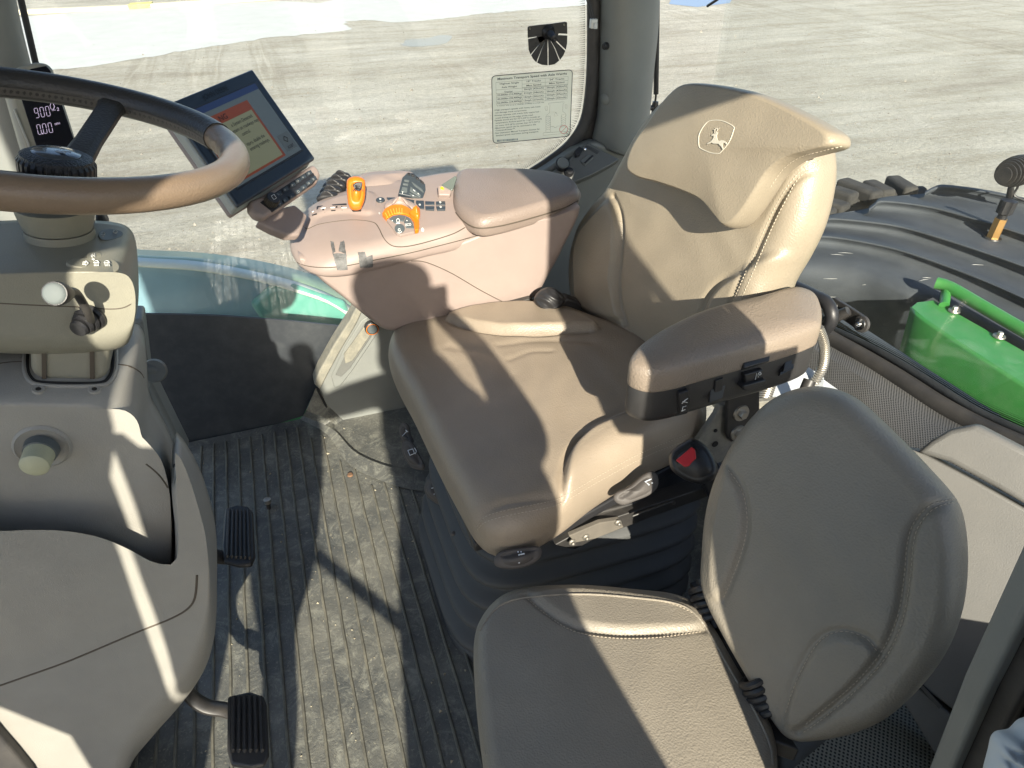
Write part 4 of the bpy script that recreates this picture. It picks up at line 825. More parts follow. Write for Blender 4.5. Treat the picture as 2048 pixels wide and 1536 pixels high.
cap_ = lathe('hub_emblem_disc', [(.0242, .0153), (.023, .0167), (.012, .0186), (.0005, .019)], hubc, WN, mat('emblem_disc', (.05, .06, .075), .25, coat=.5), sw_, seg=48, ang=180)
DEER = [(0, 30), (10, 36), (22, 38), (30, 34), (38, 40), (46, 52), (50, 66), (46, 76), (52, 80), (58, 72), (66, 74), (76, 68), (74, 64), (64, 64), (62, 56), (66, 44), (74, 36), (86, 30), (88, 26), (76, 28), (64, 32), (58, 26), (44, 24), (30, 22), (22, 14), (12, 6), (4, -6), (0, -4), (8, 8), (12, 18), (6, 24), (-2, 22), (-8, 14), (-12, 16), (-6, 26)]
ANT = [[(55, 78), (50, 92), (42, 98)], [(50, 90), (56, 98)], [(60, 74), (64, 90), (60, 100)], [(63, 88), (70, 94)]]
def deer(nm, O, R, U, n, m, par, mirror=True, lift=.0006):
    O = np.array(O); mp = lambda x, y: O+(np.array(R)-O)*((1-x/100) if mirror else x/100)+(np.array(U)-O)*(y/100)+nrm(n)*lift
    body = [mp(*q) for q in DEER]; parts = [(body+[b-nrm(n)*.0012 for b in body], [tuple(range(len(body)))]+[(i, (i+1) % len(body), len(body)+(i+1) % len(body), len(body)+i) for i in range(len(body))])]
    for s_ in ANT: parts.append(tube_vf([mp(*q) for q in s_], np.linalg.norm(np.array(U)-O)*.016, 5))
    return multi(nm, parts, m, par, smooth=False)
hp0 = hubc+WN*.0182
deer('leaping_deer_emblem', hp0-.016*RT-.010*nrm(np.cross(WN, RT)), hp0+.016*RT-.010*nrm(np.cross(WN, RT)), hp0-.016*RT+.012*nrm(np.cross(WN, RT)), WN, mat('emblem_silver', (.35, .4, .46), .3), sw_)
# ================================================================== DISPLAYS
def rect_plane(A, B, C_, D, width):
    r = [ray(*q) for q in (A, B, C_, D)]
    d1 = nrm(np.cross(np.cross(r[0], r[1]), np.cross(r[3], r[2]))); d2 = nrm(np.cross(np.cross(r[0], r[3]), np.cross(r[1], r[2])))
    n = nrm(np.cross(d1, d2)); 
    if n@r[0] > 0: n = -n
    p = CAM+r[0]; q = [CAM+ri*((p-CAM)@n)/(ri@n) for ri in r]; s = width/np.linalg.norm(q[1]-q[0])
    return [CAM+(x-CAM)*s for x in q], n
Q, n = rect_plane((334, 207), (505, 137), (631, 316), (477, 412), .235)
print('monitor', np.round(Q, 3), np.round(n, 3), np.linalg.norm(Q[3]-Q[0]))
mo = empty('touch_monitor', Q.copy()[3] if False else (Q[2]+Q[3])/2, 'tilted touch display with a warning page and a dark blue bezel beside the wheel', 'monitor')
mu = Q[1]-Q[0]; mv = Q[3]-Q[0]
def mq(u, v, h=0): return Q[0]+mu*u+mv*v+n*h
BEZ = mat('bezel_navy', (.018, .028, .042), .38, bump=.15, bscale=600)
slab('bezel', [mq(*q) for q in [(0, 0), (1, 0), (1, .05), (1, 1), (0, 1)]], -n*.010, BEZ, mo, bev=.004)
slab('housing', [mq(*q, -.0105) for q in [(.0, .01), (.99, .01), (.99, .99), (.0, .99)]], -n*.024, mat('housing_grey', (.30, .31, .28), .4), mo, bev=.006)
slab('housing_back', [mq(*q, -.035) for q in [(.02, .03), (.96, .03), (.96, .98), (.02, .98)]], -n*.016, PINK, mo, bev=.007)
slab('screen_frame', [mq(*q) for q in [(.075, .125), (.925, .125), (.925, .885), (.075, .885)]], n*.0012, BLK, mo, bev=.0008)
def scr(nm, c, e=.35, r_=.3): return mat(nm, tuple(v*.35 for v in c), r_, emis=(c, e*.42))
slab('screen', [mq(*q, .0013) for q in [(.09, .14), (.91, .14), (.91, .87), (.09, .87)]], n*.0004, scr('screen_grey', (.16, .20, .21), .25), mo, smooth=False)
slab('screen_header', [mq(*q, .0018) for q in [(.09, .14), (.91, .14), (.91, .20), (.09, .20)]], n*.0002, scr('screen_blue', (.03, .055, .15), .3), mo, smooth=False)
slab('dialog_frame', [mq(*q, .0018) for q in [(.10, .25), (.715, .25), (.715, .845), (.10, .845)]], n*.0002, scr('screen_orange', (.26, .06, .02), .35), mo, smooth=False)
slab('dialog_page', [mq(*q, .0021) for q in [(.115, .345), (.69, .345), (.69, .825), (.115, .825)]], n*.0002, scr('screen_cream', (.24, .25, .15), .4), mo, smooth=False)
slab('accept_button', [mq(*q, .0018) for q in [(.755, .66), (.895, .66), (.895, .83), (.755, .83)]], n*.0002, scr('screen_button', (.14, .165, .165), .25), mo, smooth=False)
TX = mat('screen_text', (.01, .01, .012), .5)
def mt(s, u0, u1, v, h, m=TX, l=.0025): 
    return text('screen_writing', s, mq(u0, v, 0), mq(u1, v, 0), mq(u0, v-h, 0), m, mo, n=n, lift=l, bold=.01)
mt('NG', .335, .425, .325, .05); mt('e System Detected.', .40, .66, .41, .034); mt('system on roadways may', .36, .69, .465, .034); mt('control.', .44, .54, .52, .034)
mt('injury, disable the', .42, .64, .615, .034); mt('entering roadways.', .42, .66, .665, .034); mt('P', .13, .15, .70, .034); mt('ACCEPT', .785, .865, .81, .028)
for r0_ in ([(.825, .69), (.85, .72), (.825, .75), (.80, .72), (.825, .69)],): tube('button_icon', [mq(*q, .0025) for q in r0_], .0006, TX, mo, res=5)
text('brand_lettering', 'JOHN DEERE', mq(.33, .095), mq(.62, .095), mq(.33, .045), mat('lettering_dark', (.004, .005, .006), .3), mo, n=n, lift=.0006, bold=.01)
# keypad
kd = at(560, 400, p=Q[2]-n*.01, n=n)
kpl = (kd, n)
kpb = plate('keypad_body', [(493, 412), (520, 400), (618, 338), (630, 346), (635, 360), (628, 374), (545, 432), (522, 446), (505, 440), (493, 426)], (), .016, PINK, mo, pl=(kd-n*.02, n), bev=.006)
plate('keypad_face', [(520, 405), (616, 342), (627, 347), (633, 359), (625, 369), (545, 424)], (), .0012, BLK, kpb, pl=(kd-n*.004, n), bev=.001)
for i, (a, b) in enumerate([(557, 389), (570, 379.5), (584.5, 370), (595.6, 362.2), (606, 354.6), (617.8, 347), (559.5, 408), (570.5, 401), (582.5, 393), (597, 383), (607, 375), (617.5, 366.5), (627, 358.5)]):
    w_ = 5.3; P_ = [(a-w_-1.5, b-1.0), (a+w_-2.5, b-6.2), (a+w_+1.5, b+1), (a-w_+2.5, b+6.2)]
    plate('button', P_, (), .0022, DKB, kpb, pl=(kd-n*.003, n), bev=.0007)
    cpt = at(a, b, p=kd-n*.003+n*.0026, n=n)
    ic = [cpt+.0022*(math.cos(t)*nrm(mu)+math.sin(t)*nrm(mv)*(.7 if i % 3 else 1.1)) for t in np.linspace(0, 2*math.pi, 9 if i % 2 else 4)]
    tube('button_icon', ic, .00022, GRYP, kpb, res=4)
kc = at(541, 405, p=kd-n*.003, n=n)
lathe('dial', [(.001, .0), (.0125, 0), (.0122, .012), (.001, .012)], kc, n, mat('dial_ribs', (.12, .11, .09), .3, metal=.6), kpb, seg=96, mod=lambda a, r, h: 1-.07*(math.sin(a*28) > 0)*(r > .011), ang=30)
lathe('dial_cap', [(.001, .0122), (.0105, .0122), (.0118, .0135), (.011, .0152), (.001, .0155)], kc, n, BLK, kpb, seg=32)
cc_ = kc+n*.0158; tube('dial_icon', [cc_+.004*(sx*nrm(mu)+sy*nrm(mv)) for sx, sy in ((-1, -1), (1, -1), (1, 1), (-1, 1), (-1, -1))], .0004, WHT, kpb, res=4)
slab('support_arm', [at(*q, p=kd-n*.035, n=n) for q in [(515, 442), (560, 415), (590, 408), (616, 430), (600, 470), (575, 470), (545, 458)]], -n*.02, PINK, mo, bev=.005)
# cluster on the front pillar
CP = at(90, 220, y=1.50); CN = nrm((.42, -.80, .42))
cl = empty('pillar_display', CP, 'narrow pillar display reading 900 and 0.00 behind the steering wheel', 'display')
ch = lambda l, h=0: [at(*q, p=CP+CN*h, n=CN) for q in l]
slab('display_housing', ch([(2, 148), (40, 130), (72, 122), (98, 124), (108, 138), (160, 300), (170, 345), (60, 345), (40, 280)], 0), -CN*.035, COLM, cl, bev=.010, seg=4)
slab('display_face', ch([(30, 158), (62, 138), (92, 132), (101, 142), (152, 292), (160, 330), (88, 335), (70, 285)], .0), CN*.0015, mat('display_black', (.006, .007, .012), .12), cl, bev=.001)
slab('chrome_trim', ch([(27, 220), (29, 218), (58, 288), (66, 330), (62, 330), (55, 290)], .0), CN*.003, mat('satin_trim', (.5, .5, .46), .3, metal=.5), cl)
LCD = mat('lcd_digits', (.4, .34, .44), .5, emis=((.60, .50, .68), .35))
def seven(d, O, R, U, par, th=.075):
    on = {'9': 'abcdfg', '0': 'abcdef'}[d]; pts = {'a': ((.1, 1), (.9, 1)), 'b': ((1, .95), (1, .55)), 'c': ((1, .45), (1, .05)), 'd': ((.1, 0), (.9, 0)), 'e': ((0, .05), (0, .45)), 'f': ((0, .55), (0, .95)), 'g': ((.1, .5), (.9, .5))}
    parts = []
    for s_ in on: a, b = pts[s_]; parts.append(tube_vf([O+R*a[0]+U*a[1], O+R*b[0]+U*b[1]], np.linalg.norm(R)*th, 4))
    multi('digit', parts, LCD, par, smooth=False)
def digits(s, a, b, wpx, gap, up, slope):
    x = a
    for c in s:
        if c == '.':
            o_ = at(x-gap*.6, b-(x-a)*slope, p=CP+CN*.002, n=CN); lathe('decimal_point', [(.0003, .0008), (.0011, .0007), (.0011, 0)], o_, CN, LCD, cl, seg=8); continue
        yb_ = b-(x-a)*slope; O = at(x, yb_, p=CP+CN*.002, n=CN); R = at(x+wpx, yb_-wpx*slope, p=CP+CN*.002, n=CN)-O; U = at(x-up*.22, yb_-up, p=CP+CN*.002, n=CN)-O
        seven(c, O, R, U, cl); x += wpx+gap
digits('900', 72, 236, 6.6, 4.6, 19, .16); digits('0.00', 77, 269, 6.6, 4.6, 19, .16)
for s_, a, b, c, d_ in (('MPH', (110, 251), (120, 248.5), (109, 246.5), 0), ('2', (114, 222), (118.5, 221), (113, 215.5), 0), ('r/min', (104, 222.5), (111.5, 221), (103.5, 219.6), 0)):
    text_px('display_writing', s_, a, b, c, (), LCD, cl, pl=(CP+CN*.002, CN))
sym_ = [at(x, y, p=CP+CN*.0022, n=CN) for x, y in [(102, 206), (100, 212), (102, 218), (107, 219), (109, 213), (106, 206)]]
tube('engine_symbol', sym_+[sym_[0]], .0005, LCD, cl, res=4)
tube('wheel_symbol', [at(x, y, p=CP+CN*.0022, n=CN) for x, y in [(108, 204), (113, 203), (110, 208), (109, 204)]], .0005, LCD, cl, res=4)
# ================================================================== ARMREST CONSOLE
co = empty('armrest_console', (.35, 1.42, .45), 'rosy taupe armrest console with orange levers right of the driver seat', 'armrest console')
def cowl2(nm, front, back, m, par, steps=7, deep=.16, pre_=(.02, .5, .92), N=160, **k):
    f0 = smooth_ring(P3(front), N); f3 = smooth_ring(P3(back), N); rings = []
    for i in range(steps+1):
        t = i/steps; a = math.pi/2*t; s = math.sin(a); c = 1-math.cos(a); R0 = f0+(f3-f0)*s; R0[:, 1] = f0[:, 1]+(f3[:, 1]-f0[:, 1])*c; rings.append(R0)
    bk = rings[-1].copy(); bk[:, 1] += deep; rings.append(bk)
    o = loft(nm, rings, m, par, ang=180, **k); md = o.modifiers.new('w', 'WEIGHTED_NORMAL'); md.weight = 100; md.keep_sharp = False; return o
LO = [(600, 520), (640, 550), (690, 588), (735, 625), (768, 648), (790, 652), (830, 645), (900, 628), (980, 608), (1050, 592), (1068, 580), (1082, 555), (1110, 500), (1148, 424), (1100, 438), (1000, 460), (925, 490), (850, 508), (750, 532), (680, 540)]
LOb = [(596, 505), (636, 552), (686, 592), (731, 630), (765, 654), (790, 658), (832, 650), (900, 632), (980, 612), (1054, 596), (1074, 584), (1090, 556), (1120, 500), (1158, 410), (1100, 425), (1000, 440), (925, 470), (850, 490), (750, 512), (680, 520)]
body = cowl2('console_body', [(a, b, 1.318) for a, b in LO], [(a, b, 1.34) for a, b in LOb], PINK, co)
SH = Pad((.35, 1.42, .655), (0, -.18, .98))
shell = SH.build('console_top', [(581, 478), (590, 452), (622, 424), (680, 402), (740, 388), (820, 376), (905, 362), (1000, 356), (1100, 362), (1150, 378), (1158, 400), (1100, 428), (1010, 452), (925, 490), (850, 508), (750, 533), (690, 546), (640, 548), (602, 532), (583, 506)], PINK, co, front=.040, back=.010, e=.30, eb=.04, dome=.004, MI=40, wr=(0, 1),
    bulges=[([(610, 432), (650, 408), (730, 392), (752, 402), (748, 440), (690, 436), (640, 442), (612, 462), (600, 450)], .006, .012, .03)], grooves=[])
def sm(px): return line_on('panel_line', px, (shell, body), .0011, SEAM, co, lift=-.0003)
sm([(583, 512), (600, 528), (640, 535), (690, 532), (750, 520), (820, 506), (900, 486), (960, 470), (1080, 438)])
sm([(604, 447), (614, 458), (640, 448), (700, 440), (745, 444), (757, 455), (770, 480), (790, 493), (830, 490), (900, 470), (930, 455)])
sm([(822, 522), (850, 524), (900, 545), (960, 580), (1004, 603)])
LD = Pad((.50, 1.44, .695), (0, -.10, .995))
lid = LD.build('storage_lid', [(916, 354), (960, 350), (1027, 350), (1090, 354), (1140, 366), (1157, 383), (1157, 399), (1125, 414), (1060, 434), (1000, 450), (960, 455), (930, 442), (909, 420), (906, 390)], LIDM, co, front=.022, back=.022, e=.16, eb=.04, dome=.006, MI=40, wr=(0, 1))
line_on('lid_line', [(912, 425), (928, 443), (955, 456), (1000, 452), (1060, 437), (1125, 417), (1156, 402)], (lid, shell, body), .0016, SEAM, co)
# dark frame strip under the console
slab('console_rail', [at(*q, y=1.305) for q in [(830, 652), (900, 636), (980, 618), (1040, 602), (1062, 596), (1075, 610), (1040, 622), (960, 640), (880, 660), (840, 668)]], (0, .05, 0), METB, co, bev=.003)
# far hand rest, finger grips, key cluster
HR = Pad((.22, 1.56, .70), (0, -.2, .98))
HR.build('hand_rest', [(694, 392), (702, 368), (730, 354), (780, 350), (830, 352), (818, 372), (806, 396), (760, 402), (715, 402)], PINK, co, front=.018, back=.03, e=.35, N=90, MI=16, wr=(0, 1))
for i, (a, b, ww, hh) in enumerate([(655, 395, 21, 9), (661, 383, 21, 8.5), (667, 372, 21, 8), (674, 362, 20, 7), (682, 354, 18, 6)]):
    pc = Pad(at(a, b, z=.70+.004*i), (-.2, -.35, .9)); pc.build('finger_grip', [(a-ww, b+hh*.7), (a-ww*.8, b-hh*.4), (a, b-hh*1.1), (a+ww, b-hh*.6), (a+ww, b+hh*.5), (a, b+hh*.6)], BLK, co, front=.009, back=.02, e=.4, N=40, ME=5, MI=8, wr=(0, 1))
kpln = (at(825, 378, z=.715), nrm((.15, -.55, .82)))
def cp_(c): return (c[0]/5.689+600, c[1]/5.689+330)
plate('key_cluster', [cp_(q) for q in [(1115, 345), (1160, 160), (1215, 105), (1290, 108), (1420, 235), (1425, 300), (1390, 405)]], (), .006, DKB, co, pl=kpln, bev=.002)
for q in ([(1180, 190), (1235, 200), (1232, 220), (1178, 210)], [(1165, 230), (1225, 240), (1222, 262), (1162, 250)], [(1155, 275), (1215, 285), (1210, 340), (1140, 330)], [(1260, 215), (1380, 300), (1400, 340), (1290, 260)], [(1250, 270), (1370, 370), (1360, 395), (1240, 320)], [(1230, 340), (1340, 392), (1270, 385)]):
    plate('key', [cp_(c) for c in q], (), .0085, DKG, co, pl=kpln, bev=.0008)
for q in ([(1215, 115), (1245, 118), (1245, 140), (1215, 138)], [(1260, 125), (1295, 140), (1295, 160), (1260, 150)], [(1310, 150), (1345, 175), (1350, 200), (1310, 180)], [(1360, 190), (1400, 225), (1405, 245), (1365, 220)]): plate('key', [cp_(c) for c in q], (), .009, BLK, co, pl=kpln, bev=.0008)
for s_ in ([(1290, 280), (1310, 300)], [(1340, 320), (1355, 335)], [(1280, 345), (1295, 350)], [(1165, 330), (1170, 300)]):
    tube('key_mark', [at(*cp_(c), p=kpln[0]+kpln[1]*.009, n=kpln[1]) for c in s_], .0006, WHT, co, res=4)
# inner yellow lever beside the lid
plate('lever_block', [cp_(q) for q in [(1560, 300), (1600, 285), (1720, 350), (1700, 405), (1570, 400)]], (), .018, PINK, co, pl=(at(888, 392, z=.70), nrm((0, -.5, .85))), bev=.003)
plate('lever_shield', [cp_(q) for q in [(1610, 235), (1770, 130), (1785, 150), (1740, 290), (1720, 300)]], (), .004, mat('smoky_panel', (.10, .12, .11), .25), co, pl=(at(898, 368, z=.715), nrm((-.3, -.6, .7))), bev=.001)
yl_ = Pad(at(884, 378, z=.715), (-.1, -.7, .6)); yl_.build('yellow_lever', [cp_(q) for q in [(1578, 290), (1580, 250), (1600, 245), (1640, 262), (1655, 290), (1650, 318), (1610, 305)]], YEL, co, front=.005, back=.006, e=.4, N=40, ME=5, MI=8, wr=(0, 1))
# gate with slot and orange speed lever
for q in ([(190, 480), (200, 470), (440, 445), (530, 440), (530, 455), (440, 458), (210, 485), (205, 545), (190, 560)], [(135, 570), (190, 550), (195, 562), (140, 582)], [(250, 505), (270, 500), (290, 540), (275, 545)], [(355, 515), (405, 512), (405, 522), (355, 526)], [(408, 470), (425, 468), (428, 522), (412, 524)], [(470, 470), (480, 470), (485, 520), (474, 520)], [(590, 515), (700, 512), (690, 530), (600, 532)]):
    plate('gate_slot', [cp_(c) for c in q], (shell,), .0008, BLK, co)
for s_ in ([(240, 500), (290, 490)], [(350, 490), (395, 487)], [(475, 490), (530, 488)], [(140, 540), (155, 530)]): line_on('gate_mark', [cp_(c) for c in s_], (shell,), .0009, WHT, co, lift=.0008)
lev_b = hit(708, 421, shell); lb = lev_b[0]
OL = Pad(lb+np.array([0, -.012, .0]), (-.05, -.88, .47))
ol = OL.build('speed_lever', [cp_(q) for q in [(530, 210), (545, 160), (590, 135), (650, 130), (710, 148), (740, 185), (745, 300), (735, 400), (710, 470), (690, 505), (640, 518), (585, 505), (550, 450), (535, 340)]], ORG, co, front=.014, back=.016, e=.45, N=100, MI=24, ME=10, wr=(0, 1), bulges=[([cp_(q) for q in [(610, 200), (700, 195), (705, 240), (680, 305), (630, 300), (608, 250)]], -.004, .004, .014)])
plate('thumb_roller', [cp_(q) for q in [(600, 225), (640, 198), (705, 196), (712, 215), (700, 270), (680, 305), (635, 305), (608, 270)]], (ol,), .004, BLK, ol, bev=.002)
for i in range(7): x = 622+i*11; line_on('roller_rib', [cp_((x, 250)), cp_((x+2, 300))], (ol,), .0008, BLKD, co, lift=.0052)
line_on('lever_seam', [cp_(q) for q in [(548, 455), (600, 478), (660, 480), (715, 460)]], (ol,), .0007, mat('orange_shadow', (.45, .12, .01), .5), co)
# throttle dial
dc = hit(*cp_((1150, 660)), shell); dcn = dc[1]
dpl = (dc[0], dcn)
def dp_(q, h=0): return at(*cp_(q), p=dc[0]+dcn*h, n=dcn)
outer = [(935, 580), (965, 530), (1020, 497), (1090, 480), (1160, 482), (1225, 510), (1270, 540), (1330, 505), (1362, 520), (1366, 590), (1345, 625), (1355, 650), (1360, 720), (1350, 765), (1310, 778)]
inner = [(1300, 745), (1295, 680), (1260, 620), (1200, 590), (1130, 580), (1060, 590), (1010, 620), (985, 640)]
plate('throttle_ring', [cp_(q) for q in outer+inner], (), .008, ORG, co, pl=dpl, bev=.002)
for i, (a, b) in enumerate([((970, 545), (1000, 600)), ((1000, 522), (1025, 580)), ((1030, 508), (1052, 565)), ((1062, 498), (1080, 555)), ((1095, 492), (1105, 548)), ((1128, 490), (1132, 546)), ((1160, 494), (1160, 550))]): tube('ring_rib', [dp_(a, .009), dp_(b, .009)], .0011, mat('orange_pale', (.9, .36, .05), .35), co, res=5)
tb_ = Pad(dp_((1330, 560), .008), dcn); tb_.build('throttle_tab', [cp_(q) for q in [(1240, 560), (1290, 535), (1330, 505), (1364, 515), (1366, 590), (1340, 620), (1290, 600)]], ORG, co, front=.010, back=.004, e=.4, N=40, ME=6, MI=8, wr=(0, 1))
hd_ = Pad(dp_((1150, 470), .0), dcn); hd_.build('ring_hood', [cp_(q) for q in [(955, 480), (975, 440), (1040, 410), (1130, 402), (1220, 420), (1300, 455), (1335, 500), (1290, 530), (1240, 500), (1160, 478), (1070, 480), (990, 510)]], PINK, co, front=.010, back=.006, e=.5, N=60, ME=6, MI=10, wr=(0, 1), ctr=cp_((1140, 455)))
dpl_ = plate('dial_plate', [cp_(q) for q in [(985, 640), (1060, 590), (1130, 580), (1200, 590), (1260, 620), (1295, 680), (1305, 775), (1140, 815), (1100, 800)]], (), .004, PINK, co, pl=dpl, bev=.001)
plate('engine_button', [cp_(q) for q in [(1015, 635), (1060, 603), (1130, 590), (1205, 598), (1180, 665), (1130, 660), (1090, 690)]], (), .0055, DKG, dpl_, pl=dpl, bev=.0006)
plate('eco_button', [cp_(q) for q in [(1212, 603), (1262, 640), (1285, 690), (1300, 745), (1205, 738), (1200, 700), (1183, 672)]], (), .0055, DKG, dpl_, pl=dpl, bev=.0006)
plate('round_button', [cp_(q) for q in ell(1135, 745, 58, 52, 24)], (), .0055, DKG, dpl_, pl=dpl, bev=.0006)
text('button_writing', 'ECO', dp_((1202, 698), .006), dp_((1266, 692), .006), dp_((1200, 668), .006), WHT, dpl_, n=dcn, bold=.015)
for s_ in (ell(1115, 632, 17, 22, 10)+[(1132, 632)], [(1092, 664), (1138, 664)], [(1105, 655), (1128, 655)], ell(1130, 738, 14, 14, 8), [(1112, 768), (1130, 775), (1152, 765), (1158, 755)], ell(1050, 633, 4, 4, 6), ell(1217, 632, 4, 4, 6)): tube('button_icon', [dp_(q, .0062) for q in s_], .0006, WHT, dpl_, res=5)
plate('hare_mark', [cp_(q) for q in [(1380, 735), (1392, 712), (1400, 725), (1412, 740), (1400, 760), (1385, 755)]], (shell,), .0006, WHT, co)
plate('tortoise_mark', [cp_(q) for q in [(890, 545), (905, 538), (915, 552), (905, 565)]], (shell,), .0006, GRYP, co)
# button strip
lathe('round_switch', [(.001, .003), (.0085, .003), (.0092, .002), (.0095, 0)], hit(*cp_((915, 405)), shell)[0], hit(*cp_((915, 405)), shell)[1], DKB, co, seg=28)
spl = plane_of([cp_((950, 400)), cp_((1150, 400)), cp_((1350, 440)), cp_((1600, 460))], (shell,)); spl = (spl[0], spl[1])
for q in ([(985, 378), (1083, 378), (1078, 412), (1000, 402)], [(1100, 372), (1300, 408), (1298, 440), (1230, 425), (1150, 400), (1102, 400)], [(1320, 412), (1410, 415), (1415, 505), (1370, 500), (1320, 440)], [(1425, 420), (1530, 425), (1530, 458), (1425, 455)], [(1425, 476), (1530, 478), (1528, 520), (1428, 516)], [(1548, 424), (1650, 420), (1655, 460), (1548, 460)], [(1548, 478), (1655, 476), (1652, 518), (1560, 522)]):
    plate('strip_button', [cp_(c) for c in q], (shell,), .0022, DKB, co, pl=(hit(*cp_(q[0]), shell)[0], spl[1]), bev=.0006)
for c in ((1595, 442), (1600, 494), (1363, 470), (915, 405)):
    h = hit(*cp_(c), shell); u_, v_, _ = frame(h[1]); tube('button_icon', [h[0]+h[1]*.004+.0026*math.cos(t)*u_+.0018*math.sin(t)*v_ for t in np.linspace(0, 2*math.pi, 9)], .0005, WHT, co, res=4)
# worn tape pieces
tpa = [(345, 870), (385, 880), (392, 950), (412, 985), (437, 950), (460, 878), (502, 868), (520, 1000), (535, 1110), (540, 1190), (430, 1195), (400, 1140), (378, 1085), (360, 960)]
o = decal('tape_strip', [[cp_(c) for c in q] for q in ([(345, 870), (385, 880), (405, 985), (372, 1010)], [(460, 878), (502, 868), (525, 1010), (440, 985)], [(372, 1010), (525, 1010), (540, 1190), (425, 1195)])], (shell, body), .0012, TAPE, None); tag(o, 'worn V shaped piece of black tape on the console nose', 'tape')
o = decal('tape_strip', [[cp_(c) for c in q] for q in ([(655, 995), (735, 990), (760, 1060), (672, 1085)], [(668, 1085), (822, 1022), (827, 1155), (680, 1166)])], (shell, body), .0012, TAPE, None); tag(o, 'smaller square scrap of black tape to the right on the console side', 'tape')
# ================================================================== WINDOW STICKER AND MOUNT
wy = WY+.008
st = empty('warning_sticker', at(1065, 210, y=wy), 'pale transport speed sticker with a black border on the side window', 'sticker')
def c5(q): return (950+q[0]/4.655, q[1]/4.655)
def wpt(q, h=0): return at(*c5(q), y=wy-h)
def rrect(c, r, n=6):   # rounded quad in px
    out = []
    for i in range(4):
        p = np.array(c[i], float); a = np.array(c[i-1], float); b = np.array(c[(i+1) % 4], float)
        s0 = p+(a-p)/np.linalg.norm(a-p)*r; s1 = p+(b-p)/np.linalg.norm(b-p)*r
        for k in range(n+1): t = k/n; out.append(tuple((1-t)**2*s0+2*t*(1-t)*p+t*t*s1))
    return out
SQ = [(150, 703), (912, 643), (888, 1272), (163, 1342)]
bq = [wpt(q, .0006) for q in rrect([(155, 708), (908, 648), (884, 1268), (168, 1337)], 42)]; tube('border', bq, .0009, INK, st, res=6, closed=True)
si = [(158, 711), (904, 652), (880, 1264), (171, 1333)]
slab('sheet', [wpt(q, .0007) for q in rrect(si, 40)], (0, -.0004, 0), STK, st, smooth=False)
allV = []
def stx(s, a, b, h, bold=0): 
    V_, F_ = text('x', s, wpt(a), wpt(b), wpt((a[0]+(-1), a[1]-h)), None, None, n=(0, -1, 0), lift=.0014, bold=bold)
    if V_: allV.append((V_, F_))
stx('Maximum Transport Speed with Axle Weight', (208, 745), (855, 693), 22, .02)
for s_, a, b, h in (('Highest Single', (230, 788), (408, 773), 16), ('Axle Weight', (246, 820), (390, 808), 16), ('Tractor', (270, 862), (352, 855), 16), ('35,000lbs (15,900kg)', (206, 893), (432, 875), 16), ('45,000lbs (20,400kg)', (206, 930), (432, 910), 16), ('55,000lbs (24,900kg)', (206, 966), (432, 945), 16),
    ('18" Tracks', (480, 765), (612, 755), 16), ('Max Speed', (478, 803), (614, 791), 15), ('26mph (42km/h)', (453, 838), (638, 823), 16), ('21mph (34km/h)', (453, 874), (636, 860), 16), ('16mph (26km/h)', (453, 910), (636, 895), 16), ('13mph (21km/h)', (453, 944), (635, 928), 16),
    ('24" Tracks', (692, 748), (830, 738), 16), ('Max Speed', (690, 782), (830, 771), 15), ('26mph (42km/h)', (664, 822), (854, 808), 16), ('26mph (42km/h)', (664, 857), (852, 842), 16), ('23mph (37km/h)', (664, 892), (850, 877), 16), ('20mph (32km/h)', (664, 926), (848, 911), 16),
    ('1. Tractor only, or up to 10,000lbs (4,500kg) on a single axle', (208, 990), (642, 955), 9),
    ('•High transport speeds with heavy axle loads', (178, 1031), (608, 996), 13), ('can damage track components.', (188, 1055), (482, 1030), 13), ('•Always operate with tracks fully supported -', (178, 1081), (606, 1042), 13), ('avoid driving on the edge of the road.', (190, 1105), (540, 1074), 13),
    ('•Speeds shown are for 75°F (24°C) outside air', (180, 1128), (606, 1090), 13), ('temperature. Reduce speed by 1 mph (1.6 km/h)', (190, 1151), (620, 1110), 13), ('for every 15°F (8°C) warmer than 75°F (24°C).', (190, 1176), (606, 1136), 13), ('•Maximum speed can be restricted in the', (182, 1199), (566, 1163), 13), ('CommandCenter™.', (192, 1220), (374, 1203), 13), ('•See Operators Manual Transport Section for', (182, 1245), (602, 1205), 13), ('detailed speed restriction during transport.', (192, 1268), (590, 1228), 13)):
    stx(s_, a, b, h, .012)
lines = [[(194, 768), (868, 712)], [(200, 980), (858, 920)], [(194, 768), (200, 980)], [(438, 748), (441, 958)], [(653, 730), (655, 938)], [(868, 712), (858, 920)], [(438, 784), (866, 748)], [(194, 838), (864, 788)], [(438, 815), (864, 782)], [(197, 872), (440, 853)], [(198, 908), (860, 853)], [(199, 944), (860, 888)], [(440, 852), (862, 818)],
    [(686, 960), (830, 948), (830, 962), (820, 965), (816, 1035), (846, 1060), (848, 1080)], [(686, 960), (686, 974), (698, 974), (694, 1050), (665, 1075)], [(652, 1015), (652, 990), (672, 988), (672, 1030), (660, 1030), (655, 1015)], [(838, 975), (856, 975), (856, 1010), (842, 1012), (838, 975)], [(752, 1045), (735, 1080), (772, 1078), (752, 1045)], [(660, 1080), (660, 1230), (702, 1228), (704, 1078), (660, 1080)], [(803, 1070), (802, 1190), (844, 1180), (846, 1066), (803, 1070)], [(704, 1180), (735, 1176), (738, 1188), (760, 1186), (762, 1175), (800, 1172)], [(636, 1236), (634, 1260), (880, 1238), (882, 1222), (636, 1236)]]
for i in range(8): y = 1092+i*17; lines.append([(662, y), (682, y-12), (702, y+0)]); 
for i in range(6): y = 1085+i*17; lines.append([(804, y), (824, y+12), (844, y-2)])
